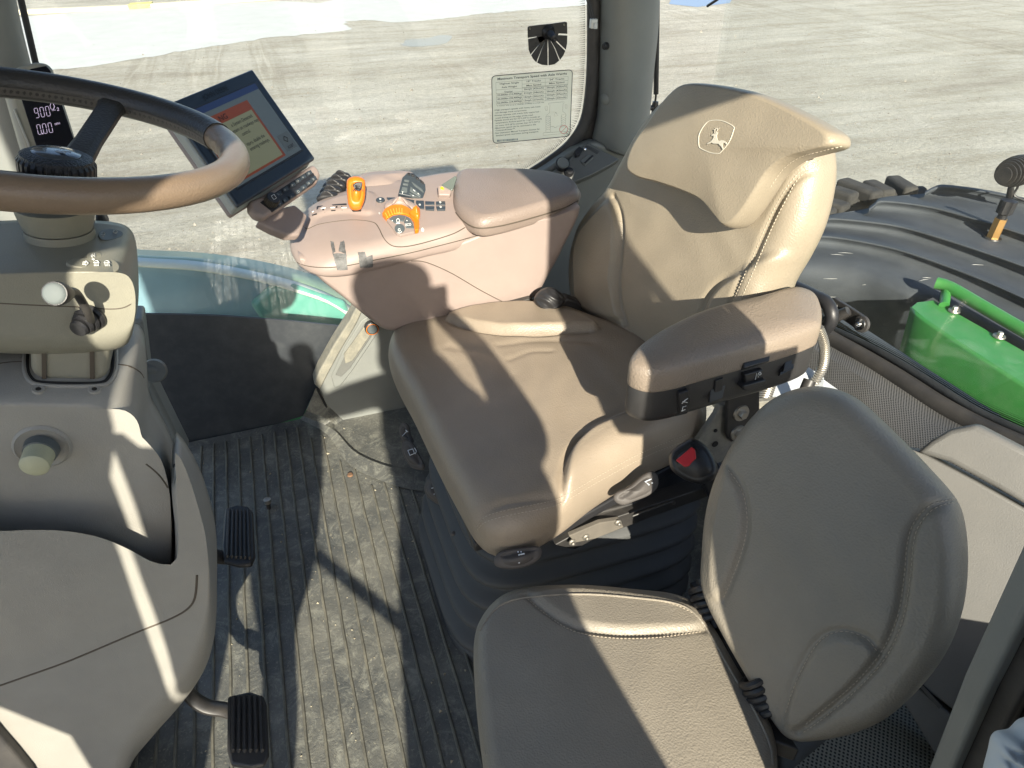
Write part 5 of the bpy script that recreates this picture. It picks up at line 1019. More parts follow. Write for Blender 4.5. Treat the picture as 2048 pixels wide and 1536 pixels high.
lp2 = [tube_vf([wpt(q, .0012) for q in l], .00022, 4) for l in lines]
multi('printed_lines', lp2, INK, st, smooth=False); multi('printed_text', allV, INK, st, smooth=False)
tube('no_rider_ring', [wpt(q, .0013) for q in ell(826, 1205, 38, 38, 20)]+[wpt((864, 1205), .0013)], .0006, INKR, st, res=5); tube('no_rider_bar', [wpt((800, 1232), .0013), wpt((852, 1178), .0013)], .0005, INKR, st, res=5)
bars = []
x = 205
while x < 392: w_ = rng.choice([3, 5, 8]); bars.append(([wpt(q, .0013) for q in [(x, 1288+(392-x)*.07), (x+w_, 1288+(392-x)*.07), (x+w_, 1320-(x-205)*.08), (x, 1320-(x-205)*.08)]], [(0, 1, 2, 3)])); x += w_+rng.choice([3, 5])
multi('barcode', bars, INKB, st, smooth=False)
mn = empty('suction_mount', at(1096, 90, y=wy), 'black slotted suction mount plate stuck on the window above the sticker', 'mount')
plq_ = [(490, 250), (500, 240), (840, 200), (855, 208), (857, 320)]
# plate built of sectors between the slots
ctr = (676, 330)
outl = [(493, 362), (498, 460), (515, 505)], [(522, 515), (545, 555), (568, 578)], [(578, 584), (620, 602), (674, 607)], [(684, 607), (740, 596), (782, 562)], [(790, 555), (820, 515), (838, 472)], [(843, 462), (855, 400), (857, 330)]
inr = [(572, 345), (600, 405)], [(604, 402), (612, 468)], [(618, 466), (672, 470)], [(684, 470), (738, 450)], [(744, 446), (752, 388)], [(758, 380), (778, 326)]
for o_, i_ in zip(outl, inr): slab('fan_blade', [wpt(q) for q in list(o_)+[i_[1], ctr, i_[0]]], (0, -.002, 0), BLK, mn)
slab('mount_plate', [wpt(q) for q in [(490, 352), (488, 255), (500, 243), (620, 228), (700, 220), (838, 201), (855, 208), (857, 314), (776, 310), (745, 385), (676, 345), (600, 400), (572, 338)]], (0, -.002, 0), BLK, mn)
for q in ((513, 267), (831, 230)): slab('screw_hole', [wpt(c, .0021) for c in ell(q[0], q[1], 9, 11, 14)], (0, -.0004, 0), STK, mn, smooth=False)
bc0 = at(*c5((680, 300)), y=wy); bn_ = nrm((.10, -.9, -.25))
lathe('suction_dome', [(.001, .010), (.012, .009), (.0155, .004), (.017, 0)], bc0, bn_, BLK, mn, seg=30); lathe('ball_stem', [(.001, .0), (.010, 0), (.010, .022), (.008, .030), (.0088, .034), (.004, .036), (.001, .034)], bc0, bn_, BLK, mn, seg=26)
# black wiper blade tip at the very top
o = tube('wiper_tip', smooth_ring([at(1415, 12, x=1.13), at(1430, 2, x=1.13), at(1450, -12, x=1.13), at(1500, -60, x=1.13), at(1590, -190, x=1.13)], 10, False), .0035, BLK); tag(o, 'tip of a black wiper blade at the top edge behind the rear glass', 'wiper')
# ================================================================== DRIVER SEAT
ds = empty('driver_seat', (.42, 1.0, 0), 'taupe leather driver seat with embroidered headrest on a black suspension base', 'seat')
CU = Pad((.40, 1.0, .43), (-.04, 0, 1))
CUo = [(778, 722), (786, 684), (812, 660), (850, 645), (900, 634), (960, 624), (1040, 620), (1120, 632), (1200, 660), (1290, 700), (1390, 770), (1412, 840), (1380, 880), (1300, 920), (1200, 980), (1120, 1040), (1050, 1078), (992, 1086), (950, 1062), (915, 1005), (870, 920), (822, 820), (790, 760)]
cush = CU.build('seat_cushion', CUo, LEA, ds, front=.052, back=.055, e=.17, eb=.07, dome=.012, N=360, ME=20, MI=90, wr=(.0010, 34), pe=.8,
    bulges=[([(1128, 975), (1128, 925), (1150, 888), (1200, 850), (1280, 820), (1400, 800), (1420, 860), (1300, 905), (1200, 960), (1150, 990)], .020, .018, .05), ([(890, 640), (960, 618), (1060, 612), (1160, 634), (1200, 660), (1150, 668), (1060, 674), (990, 672), (930, 660)], .016, .016, .05)],
    grooves=[([(1122, 1000), (1124, 950), (1142, 905), (1185, 868), (1260, 838), (1390, 806)], .010, .0055, .05), ([(900, 648), (940, 664), (1000, 676), (1080, 678), (1180, 668)], .007, .0055, .05), ([(950, 1050), (968, 1035), (1010, 1024), (1070, 1012), (1120, 1000), (1200, 952), (1290, 905), (1395, 868)], .004, .005, .03), ([(1000, 700), (1080, 690), (1180, 690)], .0025, .01, .05), ([(1020, 730), (1060, 715), (1100, 712)], .002, .008, .05), ([(900, 700), (980, 720), (1020, 760)], .0018, .012, .05)])
for off in (-5, 6): stitch('stitching', [(955, 1056+off*.6), (972, 1038+off), (1012, 1026+off), (1070, 1014+off), (1120, 1001+off), (1200, 955+off), (1290, 907+off), (1380, 872+off)], (cush,), THR, ds)
BN_ = nrm((-math.cos(math.radians(14))*math.cos(math.radians(12)), -math.cos(math.radians(14))*math.sin(math.radians(12)), math.sin(math.radians(14))))
BP = np.array([.69, .95, .45])-BN_*.03
BK = Pad(BP, BN_)
BKo = [(1160, 590), (1158, 530), (1172, 465), (1205, 412), (1235, 378), (1262, 330), (1300, 262), (1345, 205), (1392, 180), (1450, 184), (1530, 205), (1600, 238), (1650, 275), (1662, 320), (1658, 380), (1640, 450), (1612, 510), (1580, 565), (1560, 620), (1520, 690), (1440, 740), (1340, 745), (1260, 700), (1210, 650), (1175, 618)]
back = BK.build('seat_backrest', BKo, LEAB, ds, front=.055, back=.045, e=.16, eb=.12, dome=.006, N=360, ME=20, MI=90, wr=(.0009, 30), pe=.8,
    bulges=[([(1150, 600), (1150, 480), (1205, 405), (1232, 398), (1243, 440), (1242, 500), (1236, 560), (1245, 640), (1180, 630)], .012, .02, .055), ([(1395, 680), (1412, 610), (1440, 565), (1480, 535), (1560, 500), (1600, 560), (1560, 700)], .013, .022, .055)],
    grooves=[([(1226, 395), (1242, 430), (1246, 480), (1240, 545), (1240, 600), (1252, 650)], .009, .006, .055), ([(1640, 330), (1600, 350), (1568, 395), (1540, 450), (1510, 520), (1488, 570), (1462, 640), (1450, 700)], .005, .005, .05), ([(1400, 650), (1415, 600), (1445, 565), (1485, 545)], .006, .008, .055)])
for off in (-7, 7): stitch('stitching', [(1640, 325+off*.6), (1600+off*.3, 348+off*.4), (1568+off, 395), (1540+off, 450), (1510+off, 520), (1488+off, 570), (1464+off, 625)], (back,), THR2, ds, r=.0009)
PD = Pad(BP+BN_*.098, BN_)
PDo = [(1266, 335), (1278, 292), (1315, 238), (1350, 192), (1385, 169), (1450, 172), (1530, 190), (1612, 226), (1672, 260), (1687, 276), (1682, 294), (1640, 306), (1600, 318), (1562, 345), (1535, 385), (1508, 425), (1484, 452), (1466, 456), (1448, 436), (1420, 405), (1380, 385), (1330, 368), (1285, 355)]
pad = PD.build('headrest_pad', PDo, LEAB, ds, front=.026, back=.03, e=.075, eb=.05, dome=.008, N=300, ME=14, MI=70, wr=(.0006, 30), ctr=(1440, 300), pe=.8)
stitch('stitching', [(1684, 292), (1642, 302), (1600, 314), (1566, 338), (1538, 378)], (pad,), THR2, ds)
EMB = mat('embroidery_cream', (.50, .47, .40), .6)
pe_ = plane_of([(1400, 270), (1450, 270), (1430, 300)], (pad,))
shield = [(1398, 290), (1399, 268), (1412, 247), (1424, 241), (1445, 242), (1467, 253), (1467, 262), (1458, 285), (1443, 303), (1437, 307), (1420, 305), (1402, 297)]
line_on('emblem_outline', shield, (pad,), .0008, EMB, ds, lift=.0003, closed=True, dense=6, res=6)
def pq(a, b): h = hit(a, b, pad); return h[0]
deer('embroidered_deer', pq(1408, 300), pq(1449, 296), pq(1418, 258), pe_[1], EMB, ds, mirror=True, lift=.0022)
# driver seat base
br = []
for k in range(60):
    z = .335*(1-k/59); ph = math.sin(k/59*math.pi*2*6.0); grow = .012*ph; base = k/59
    x0 = .235-.075*base-grow; x1 = .68+grow; y0 = .80-.03*base-grow; y1 = 1.22+grow
    r_ = []
    for i in range(64):
        a = 2*math.pi*i/64; ca, sa = math.cos(a), math.sin(a); q = 5.; rr = (abs(ca)**q+abs(sa)**q)**(-1/q); r_.append(((x0+x1)/2+(x1-x0)/2*rr*ca, (y0+y1)/2+(y1-y0)/2*rr*sa, z))
    br.append(np.array(r_))
loft('bellows', br, BEL, ds, ang=180)
slab('base_plate', [(.20, .78, .355), (.70, .78, .355), (.70, 1.22, .355), (.20, 1.22, .355)], (0, 0, -.02), METB, ds, bev=.004)
slab('slide_rail', [at(*q, y=.765) for q in [(1110, 1090), (1180, 1052), (1300, 1012), (1440, 965), (1440, 985), (1300, 1036), (1190, 1078), (1150, 1100)]], (0, .03, 0), METB, ds, bev=.002)
slab('adjuster_bracket', [at(*q, y=.755) for q in [(1138, 1072), (1200, 1046), (1240, 1040), (1248, 1055), (1190, 1078), (1150, 1086)]], (0, .01, 0), mat('dusty_bracket', (.10, .09, .075), .8, dust=.6, dcol=(.16, .14, .115), dscale=40), ds, bev=.0015)
tube('release_bar', smooth_ring([at(1265, 1032, y=.75), at(1320, 1012, y=.745), at(1345, 1003, y=.745), at(1348, 1008, y=.75)], 16, False), .0022, METB, ds)
for a, b in ((1144, 1084), (1172, 1074), (1236, 1045)): c = at(a, b, y=.754); lathe('bolt', [(.001, .008), (.003, .007), (.0035, .003), (.006, .002), (.0065, 0)], c, (0, -1, .1), MET, ds, seg=10)
PDL = mat('lever_taupe', (.085, .078, .074), .6, spec=.3, bump=.2, bscale=600)
def paddle(pxs, p, n_, nm='adjuster_lever', m=PDL, dish=None, front=.007):
    q = Pad(p, n_); bl = [(dish, -.005, .006, front)] if dish else []
    return q.build(nm, pxs, m, ds, front=front, back=.007, e=.35, N=90, ME=8, MI=22, wr=(0, 1), bulges=bl)
p1 = paddle([(988, 1120), (1000, 1103), (1030, 1096), (1070, 1092), (1082, 1098), (1080, 1115), (1060, 1130), (1025, 1138), (995, 1134)], at(1035, 1115, y=.69), (-.1, -.75, .65), dish=[(1000, 1112), (1020, 1104), (1070, 1097), (1070, 1103), (1045, 1110), (1015, 1118)])
p2 = paddle([(1228, 1000), (1232, 985), (1258, 972), (1285, 950), (1305, 942), (1316, 955), (1314, 975), (1298, 990), (1270, 1002), (1245, 1010)], at(1275, 978, y=.74), (-.1, -.8, .6), dish=[(1236, 995), (1258, 978), (1262, 986), (1248, 998)])
p3 = paddle([(806, 905), (805, 888), (815, 880), (828, 890), (838, 910), (848, 930), (846, 940), (830, 938), (818, 928)], at(826, 910, x=.20), (-.8, -.3, .5), dish=[(830, 905), (842, 922), (838, 930), (832, 920)])
p4 = paddle([(800, 858), (806, 845), (816, 850), (820, 868), (826, 885), (814, 890), (804, 878)], at(812, 868, x=.20), (-.8, -.3, .5))
p5 = paddle([(850, 975), (858, 958), (872, 962), (886, 985), (896, 1004), (888, 1012), (872, 1006), (856, 992)], at(870, 985, x=.20), (-.8, -.3, .5))
p6 = paddle([(905, 1062), (915, 1055), (925, 1065), (926, 1075), (912, 1078)], at(915, 1066, x=.21), (-.8, -.3, .5))
MK = mat('symbol_pale', (.6, .66, .72), .5)
def mark(tg, segs, w_=1.0):
    pr2 = []
    for s_ in segs:
        P = [hit(a, b, tg) for a, b in s_]; P = [p[0]+p[1]*.0006 for p in P if p]
        if len(P) > 1: pr2.append(tube_vf(P, .0011*w_, 5))
    if pr2: multi('lever_symbol', pr2, MK, ds)
mark(p1, [[(1038, 1126), (1038, 1110), (1049, 1108)], [(1035, 1104), (1037, 1104)], [(1041, 1104), (1043, 1104)]], 1.2)
mark(p2, [[(1302, 958), (1290, 964), (1298, 970)], [(1303, 966), (1305, 966)]]); mark(p3, [[(816, 901), (826, 898), (829, 907), (820, 911), (816, 901)], [(829, 896), (833, 903), (830, 908)]]); mark(p4, [[(805, 872), (814, 862)], [(811, 860), (816, 864)]]); mark(p5, [[(863, 977), (872, 974)], [(870, 982), (871, 984)], [(868, 988), (869, 989)]])
# skirt frame rods and dark gap below cushion
slab('cushion_pan', [at(*q, z=.375) for q in [(830, 790), (1000, 1085), (1090, 1075), (1400, 900), (1300, 720), (900, 660)]], (0, 0, -.02), BLK, ds, bev=.004)
# belt buckle, bracket on near side
def fplate(nm, pxs, y, th, m, bev=.002, n_=(0, -1, 0)):
    return slab(nm, [at(*q, y=y) for q in pxs], (0, th, 0), m, ds, bev=bev)
fplate('side_bracket', [(1380, 905), (1432, 830), (1440, 812), (1560, 800), (1570, 860), (1480, 905), (1430, 930)], .80, .012, mat('dusty_steel', (.15, .145, .13), .6, metal=.3, dust=.6, dscale=30))
slab('slotted_link', [at(*q, y=.788) for q in [(1455, 790), (1520, 770), (1520, 830), (1490, 878), (1462, 885), (1452, 870)]], (0, .009, 0), METB, ds, bev=.003)
for a, b in ((1482, 826), (1476, 866)): c = at(a, b, y=.787); lathe('washer', [(.001, .003), (.0145, .003), (.0155, 0)], c, (.0, -1, .1), MET, ds, seg=28); lathe('bolt', [(.001, .011), (.007, .011), (.008, .009), (.008, .002)], c, (.0, -1, .1), MET, ds, seg=6, smooth=False)
for a, b, r_ in ((1431, 861, .0035), (1430, 888, .006)): c = at(a, b, y=.7985); lathe('hole', [(.0005, .0012), (r_, .0012), (r_, 0)], c, (0, -1, 0), SEP, ds, seg=20)
for i, a in enumerate(((1515, 830), (1560, 640))): pass
h0 = at(1522, 812, y=.80); h1 = at(1545, 770, y=.83)
V, Fc = helix(at(1516, 830, y=.80), at(1540, 762, y=.84), .011, 16, .0022); obj('armoured_hose', V, Fc, MET, ds)
hosep = smooth_ring([at(1636, 655, y=.92), at(1648, 690, y=.92), at(1646, 730, y=.92), at(1632, 760, y=.92), at(1618, 775, y=.92)], 90, False)
prts = [tube_vf(hosep, .0085, 10)]+[tube_vf([hosep[i]+.0095*(math.cos(t)*frame(nrm(hosep[i+1]-hosep[i-1]))[0]+math.sin(t)*frame(nrm(hosep[i+1]-hosep[i-1]))[1]) for t in np.linspace(0, 2*math.pi, 11)], .0013, 5) for i in range(2, 88, 3)]
multi('ribbed_cable', prts, MET, ds)
bk = Pad(at(1390, 925, y=.70), (-.5, -.55, .68)); bb = bk.build('buckle', [(1338, 920), (1345, 900), (1375, 880), (1392, 878), (1420, 900), (1436, 935), (1432, 955), (1405, 968), (1375, 962), (1345, 942)], BLK, ds, front=.016, back=.02, e=.25, N=90, ME=8, MI=20, wr=(0, 1))
plate('buckle_recess', [(1345, 917), (1352, 903), (1378, 888), (1395, 900), (1400, 922), (1376, 936), (1366, 937)], (bb,), .0014, SEP, ds)
plate('red_button', [(1352, 921), (1384, 894), (1391, 900), (1393, 917), (1378, 933), (1369, 934)], (bb,), .004, RED, ds, bev=.0015)
slab('buckle_stalk', [at(*q, y=.74) for q in [(1400, 950), (1445, 935), (1450, 1000), (1420, 1000)]], (0, .02, 0), BLK, ds, bev=.004)
# belt retractor at the far rear corner of the cushion
rt_ = Pad(at(1100, 600, y=1.25), (-.3, -.8, .5)); rt_.build('belt_retractor', [(1068, 600), (1078, 582), (1100, 574), (1122, 586), (1130, 604), (1112, 620), (1084, 620)], BLK, ds, front=.016, back=.03, e=.25, N=90, ME=8, MI=24, wr=(.0022, 130))
slab('belt_cover', [at(*q, y=1.26) for q in [(1105, 622), (1135, 595), (1160, 605), (1178, 632), (1150, 634)]], (0, .03, 0), BLKD, ds, bev=.006)
for k in range(3): tube('boot_ring', [at(1186+11*(1-.25*k)*math.cos(t), 612+17*(1-.25*k)*math.sin(t), y=1.25-.006*k) for t in np.linspace(0, 2*math.pi, 20)], .003, RUB, ds, res=6)
tube('seat_frame_side', [at(1440, 985, y=.80), at(1560, 900, y=.82), at(1620, 760, y=.86)], .012, METB, ds)
# left armrest
AX = []
def ar(pts, z): return smooth_ring([at(a, b, z=z) for a, b in pts], 160)
top_px = [(1262, 735), (1262, 715), (1290, 688), (1330, 662), (1390, 632), (1450, 612), (1520, 596), (1575, 580), (1600, 578), (1628, 590), (1642, 615), (1644, 645), (1632, 660), (1560, 685), (1480, 706), (1400, 728), (1350, 742), (1300, 748)]
zt = .70; R0 = ar(top_px, zt-.012); c = R0.mean(0)
def scl(R, s, z): Q_ = c+(R-c)*np.array([s, s if s > .99 or s < .9 else 1-(1-s)*2.2, 1]); Q_[:, 2] = z; return Q_
# measured side heights
zb = at(1345, 778, p=at(1345, 742, z=zt-.012), n=(0, 1, 0))[2]; zbb = at(1310, 847, p=at(1310, 748, z=zt-.012), n=(0, 1, 0))[2]
print('armrest z', zt, zb, zbb)
rings = [scl(R0, .02, zt+.005), scl(R0, .4, zt+.0045), scl(R0, .7, zt+.003), scl(R0, .91, zt-.0005), scl(R0, .97, zt-.005), scl(R0, .99, zt-.010), scl(R0, 1.0, zt-.018), scl(R0, 1.0, zb+.002), scl(R0, .995, zb)]
at_ = loft('armrest_pad', rings, ARMT, ds, ang=180)
rings = [scl(R0, .985, zb+.001), scl(R0, .99, zb-.002), scl(R0, .99, zbb+.014), scl(R0, .975, zbb+.005), scl(R0, .95, zbb), scl(R0, .02, zbb)]
ab_ = loft('armrest_base', rings, BLKD, ds, ang=180)
def on_ab(pxs, h, m, nm, bev=.001, **k): return plate(nm, pxs, (ab_,), h, m, ds, bev=bev, **k)
on_ab([(1350, 778), (1378, 768), (1380, 800), (1374, 826), (1350, 832)], .0015, BLK, 'switch_bezel', .001)
on_ab([(1355, 784), (1374, 777), (1376, 790), (1371, 820), (1354, 825)], .005, BLK, 'rocker_switch', .002)
on_ab([(1423, 752), (1452, 742), (1450, 770), (1444, 796), (1418, 806)], .0016, BLK, 'blank_bezel', .001); on_ab([(1429, 760), (1445, 754), (1442, 790), (1426, 796)], .003, BLK, 'blank_plate', .001)
on_ab([(1476, 730), (1530, 716), (1528, 728), (1478, 742)], .014, BLK, 'switch_guard', .002); on_ab([(1476, 762), (1520, 750), (1522, 758), (1485, 774), (1474, 770)], .014, BLK, 'switch_guard', .002); sw3 = on_ab([(1483, 744), (1520, 734), (1517, 752), (1484, 762)], .008, BLK, 'toggle_switch', .002)
on_ab([(1566, 702), (1590, 694), (1586, 738), (1558, 752)], .0016, BLK, 'blank_bezel', .001); on_ab([(1571, 708), (1584, 704), (1580, 736), (1564, 744)], .003, BLK, 'blank_plate', .001)
def abmark(segs, lift=.0055):
    pr2 = []
    for s_ in segs:
        P = [hit(a, b, ab_) for a, b in s_]; P = [p[0]+p[1]*lift for p in P if p]
        if len(P) > 1: pr2.append(tube_vf(P, .00055, 5))
    if pr2: multi('switch_symbol', pr2, WHT, ds)
abmark([[(1358, 818), (1366, 815)], [(1360, 818), (1361, 810), (1368, 808)], [(1359, 803), (1366, 796), (1371, 793)], [(1361, 799), (1370, 801)]]); abmark([ell(1512, 741, 2.4, 3, 8)+[(1514.4, 741)], [(1503, 753), (1506, 740), (1509, 748)]], .009)
# ================================================================== PASSENGER SEAT
ps = empty('passenger_seat', (.30, .42, 0), 'smaller grey taupe leather passenger seat nearest the camera', 'seat')
PC = Pad((.30, .45, .345), (0, 0, 1))
PCo = [(948, 1290), (962, 1245), (992, 1210), (1030, 1192), (1090, 1184), (1180, 1184), (1270, 1192), (1350, 1202), (1395, 1225), (1430, 1275), (1470, 1345), (1515, 1420), (1545, 1480), (1552, 1560), (1530, 1700), (1460, 1840), (1200, 1900), (1050, 1800), (985, 1640), (962, 1500), (950, 1380)]
pc = PC.build('seat_cushion', PCo, LEA2, ps, front=.035, back=.045, e=.13, eb=.05, dome=.008, N=360, ME=16, MI=90, wr=(.0006, 30), pe=.85,
    bulges=[([(1060, 1184), (1095, 1225), (1150, 1258), (1230, 1272), (1330, 1270), (1405, 1262), (1400, 1215), (1300, 1185), (1150, 1170)], .007, .016, .035)], grooves=[([(1052, 1190), (1090, 1225), (1145, 1258), (1220, 1272), (1310, 1272), (1410, 1260)], .0035, .004, .035)])
stitch('stitching', [(1050, 1194), (1090, 1228), (1145, 1262), (1220, 1276), (1310, 1276), (1402, 1264)], (pc,), THR, ps, ln=.0034, step=.0055)
stitch('stitching', [(1215, 1190), (1290, 1198), (1345, 1208), (1385, 1226)], (pc,), THR, ps, ln=.0034, step=.0055)
line_on('piping', [(960, 1262), (985, 1224), (1020, 1202), (1090, 1191), (1180, 1189), (1270, 1196), (1345, 1206), (1388, 1226), (1424, 1276), (1464, 1346), (1508, 1420), (1538, 1485), (1545, 1530)], (pc,), .0016, LEA2, ps, lift=.0004)
pan_ = slab('seat_pan', [at(*q, z=.30) for q in [(985, 1330), (1100, 1250), (1350, 1270), (1500, 1500), (1400, 1800), (1080, 1800)]], (0, 0, -.02), BLK, ps, bev=.004)
slab('seat_pedestal', [at(*q, z=.0) for q in [(1130, 1530), (1420, 1500), (1500, 1900), (1130, 1900)]], (0, 0, .30), TRIMD, ps, bev=.01)
PBN = nrm((-.80, -.34, .44)); PBP = at(1650, 1120, x=.56)
PB = Pad(PBP-PBN*.02, PBN)
PBo = [(1418, 1175), (1417, 1090), (1428, 1000), (1452, 930), (1490, 862), (1540, 806), (1595, 778), (1650, 774), (1710, 796), (1790, 868), (1860, 940), (1912, 1002), (1930, 1060), (1934, 1140), (1924, 1222), (1895, 1300), (1845, 1370), (1780, 1430), (1710, 1462), (1640, 1475), (1600, 1474), (1570, 1450), (1520, 1370), (1460, 1265)]
pb = PB.build('seat_backrest', PBo, LEA2, ps, front=.045, back=.04, e=.15, eb=.12, dome=.010, N=360, ME=20, MI=90, wr=(.0007, 30), pe=.85,
    bulges=[([(1565, 1440), (1590, 1360), (1630, 1290), (1680, 1262), (1730, 1272), (1762, 1310), (1720, 1370), (1650, 1430), (1600, 1465)], .005, .014, .045), ([(1410, 1180), (1415, 1050), (1440, 950), (1462, 935), (1490, 985), (1498, 1050), (1480, 1120), (1445, 1200)], .006, .016, .045)],
    grooves=[([(1560, 1455), (1570, 1420), (1595, 1350), (1635, 1282), (1680, 1258), (1732, 1270), (1758, 1300)], .0028, .0045, .045), ([(1458, 935), (1488, 980), (1498, 1050), (1482, 1120), (1448, 1200)], .0028, .0045, .045), ([(1915, 1004), (1868, 1012), (1838, 1040), (1822, 1080), (1815, 1150), (1802, 1230), (1770, 1305), (1712, 1372), (1650, 1425), (1598, 1462)], .007, .0055, .035)])
for off in (-7, 7): stitch('stitching', [(1905, 1002+off*.4), (1868+off*.3, 1012+off*.7), (1838+off*.7, 1040+off*.7), (1822+off, 1080), (1815+off, 1150), (1802+off, 1230), (1770+off, 1305+off*.5), (1712+off*.7, 1372+off*.7), (1650+off*.5, 1425+off), (1606, 1459+off)], (pb,), THR, ps)
stitch('stitching', [(1572, 1425), (1597, 1355), (1637, 1286), (1680, 1263), (1730, 1275), (1754, 1303)], (pb,), THR, ps, r=.0006); stitch('stitching', [(1456, 940), (1485, 984), (1494, 1050), (1478, 1120), (1446, 1198)], (pb,), THR, ps, r=.0006)
for a0, b0_, a1, b1_ in ((1408, 1170, 1428, 1240), (1510, 1350, 1545, 1420)):
    A = at(a0, b0_, z=.40); B = at(a1, b1_, z=.37); V, Fc = helix(A, B, .021, 5, .0055, 8, 16); obj('hinge_spring', V, Fc, BLK, ps); tube('hinge_pin', [A-(B-A)*.2, B+(B-A)*.2], .010, METB, ps)
slab('hinge_bracket', [at(*q, z=.36) for q in [(1400, 1190), (1420, 1165), (1445, 1230), (1560, 1440), (1600, 1500), (1540, 1480)]], (0, 0, -.03), METB, ps, bev=.003)
fl2 = slab('bolt_plate', [at(*q, z=.2) for q in [(1380, 1165), (1425, 1150), (1450, 1200), (1410, 1215)]], (0, 0, -.01), METB, ps, bev=.002)
# ================================================================== PEDALS
def pedal(lab, pxs, z0, nrm_, ribs, armpx, armz):
    t = empty('pedal', at(*pxs[0], z=0), lab, 'pedal', 'foot pedals left of the seat')
    p = at(*np.mean(pxs, 0), z=z0); n_ = nrm(nrm_); P = [at(a, b, p=p, n=n_) for a, b in pxs]
    pl_ = slab('pad', P, -n_*.012, BLKD, t, bev=.004)
    (a0, b0), (a1, b1), (a2, b2), (a3, b3) = ribs   # tl, tr, br, bl
    for i in range(6):
        s = (i+.5)/6; u0 = at(a0+(a1-a0)*s, b0+(b1-b0)*s, p=p+n_*.003, n=n_); u1 = at(a3+(a2-a3)*s, b3+(b2-b3)*s, p=p+n_*.003, n=n_)
        tube('pad_rib', [u0-n_*.003, u0+n_*.001, u0*.5+u1*.5+n_*.001, u1+n_*.001, u1-n_*.003], .0032, BLKD, t, res=8)
    tube('pedal_arm', smooth_ring([at(a, b, z=z) for (a, b), z in zip(armpx, armz)], 24, False), .010, METB, t, res=12, flat=1.6)
    return t
pedal('black ribbed brake pedal in front, near the bottom edge', [(455, 1392), (500, 1382), (528, 1392), (534, 1410), (538, 1510), (528, 1530), (500, 1534), (462, 1528), (454, 1500)], .13, (.12, -.1, 1), [(462, 1394), (526, 1394), (530, 1500), (460, 1500)], [(340, 1330), (375, 1385), (410, 1412), (452, 1420), (480, 1430)], [.22, .15, .12, .11, .11])
pedal('black ribbed pedal farther back, beside the short bolt', [(450, 1016), (474, 1009), (496, 1012), (506, 1024), (510, 1112), (503, 1128), (478, 1130), (447, 1122), (444, 1090)], .10, (.12, -.05, 1), [(454, 1020), (500, 1022), (503, 1116), (450, 1112)], [(400, 1090), (425, 1110), (450, 1115), (470, 1112)], [.16, .11, .085, .085])
for lab, px_, top_, r_, base in (('short bright headed stop bolt standing in the mat behind the pedals', (538, 1018), (540, 996), .0085, .02), ('grey stop bolt on the floor beside the front pedal arm', (336, 1416), (343, 1400), .012, .028)):
    b_ = at(*px_, z=0.0); t = empty('stop_bolt', b_, lab, 'bolt', 'pedal stop bolts'); hgt = max(.02, top_at(top_[0], top_[1], b_))
    lathe('base_disc', [(.001, .002), (base*.8, .002), (base, 0)], b_, (0, 0, 1), FLR, t, seg=30); lathe('shank', [(.001, 0), (r_*.62, 0), (r_*.62, hgt), (.001, hgt)], b_, (.05, 0, 1), METB, t, seg=16)
    lathe('head', [(.001, hgt), (r_*.6, hgt+.0005), (r_, hgt-.001), (r_*.98, hgt-.012 if r_ < .01 else hgt-.02), (.001, hgt-.012)], b_, (.05, 0, 1), MET, t, seg=24)
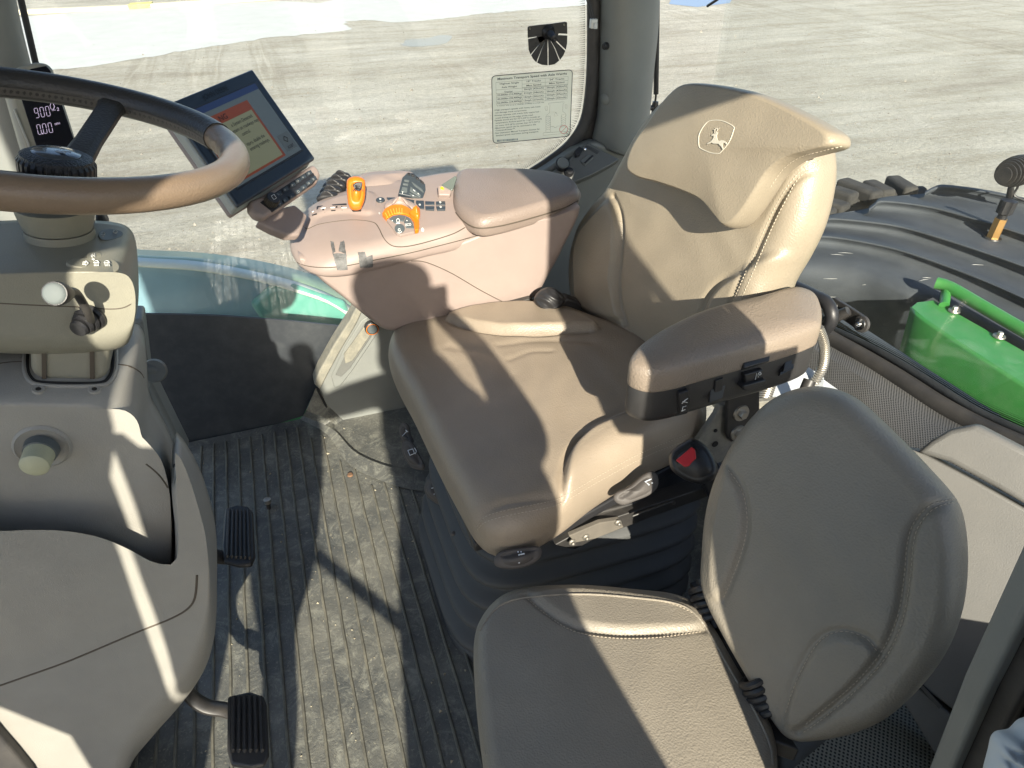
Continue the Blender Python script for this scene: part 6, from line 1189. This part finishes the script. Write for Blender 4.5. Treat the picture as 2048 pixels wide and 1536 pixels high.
# ================================================================== PHOTOGRAPHER just outside the near door (only the shadow is in view)
def skin_person():
    me = bpy.data.meshes.new('person'); y = -.40
    J = {'pel': (.035, y-.06, .78, .165, .11), 'ch': (.01, y-.03, 1.05, .15, .11), 'nk': (-.045, y+.0, 1.30, .055, .055), 'hd': (-.048, y+.04, 1.42, .088, .095), 'ht': (-.048, y+.04, 1.485, .078, .088),
         'ls': (-.10, y-.02, 1.15, .06, .06), 'le': (-.275, -.25, 1.03, .045, .045), 'lw': (-.276, -.15, 1.12, .034, .034), 'lh': (-.27, -.09, 1.165, .036, .03),
         'rs': (.10, y-.02, 1.15, .06, .06), 're': (.165, -.27, 1.07, .042, .042), 'rw': (.140, -.13, 1.15, .026, .026), 'rh': (.085, -.075, 1.215, .026, .02),
         'lhip': (-.045, y-.06, .66, .10, .10), 'lk': (-.03, y, .22, .075, .075), 'la': (-.05, y-.04, -.22, .05, .05), 'lf': (-.05, y+.10, -.25, .04, .03), 'rhip': (.17, y-.04, .64, .11, .10), 'rk': (.24, y+.04, .30, .085, .085), 'ra': (.16, y-.04, -.22, .05, .05), 'rf': (.17, y+.10, -.25, .04, .03)}
    E_ = [('pel', 'ch'), ('ch', 'nk'), ('nk', 'hd'), ('hd', 'ht'), ('ch', 'ls'), ('ls', 'le'), ('le', 'lw'), ('lw', 'lh'), ('ch', 'rs'), ('rs', 're'), ('re', 'rw'), ('rw', 'rh'), ('pel', 'lhip'), ('lhip', 'lk'), ('lk', 'la'), ('la', 'lf'), ('pel', 'rhip'), ('rhip', 'rk'), ('rk', 'ra'), ('ra', 'rf')]
    K = list(J); me.from_pydata([J[k][:3] for k in K], [(K.index(a), K.index(b)) for a, b in E_], []); o = bpy.data.objects.new('person', me); COL.objects.link(o)
    o.modifiers.new('k', 'SKIN'); me.skin_vertices or None
    sv = me.skin_vertices[0].data if me.skin_vertices else None
    if sv is None:
        bm = bmesh.new(); bm.from_mesh(me); bm.verts.layers.skin.verify(); bm.to_mesh(me); bm.free(); sv = me.skin_vertices[0].data
    for i, k in enumerate(K): sv[i].radius = J[k][3:5]; sv[i].use_root = (k == 'pel')
    o.modifiers.new('u', 'SUBSURF').levels = 2; me.materials.append(JKT)
    tag(o, 'photographer in a dark jacket outside the door whose shadow falls on the console', 'person'); return o
skin_person()
ph = box('phone', (.035, -.062, 1.225), (.15, .009, .074), BLK, bev=.003); tag(ph, 'dark phone held up by the photographer outside the door', 'phone')
stp = slab('door_step', [(-.55, -.62, -.285), (.5, -.62, -.285), (.5, -.12, -.285), (-.55, -.12, -.285)], (0, 0, -.04), METB); tag(stp, 'metal step platform below the open door', kind='structure')
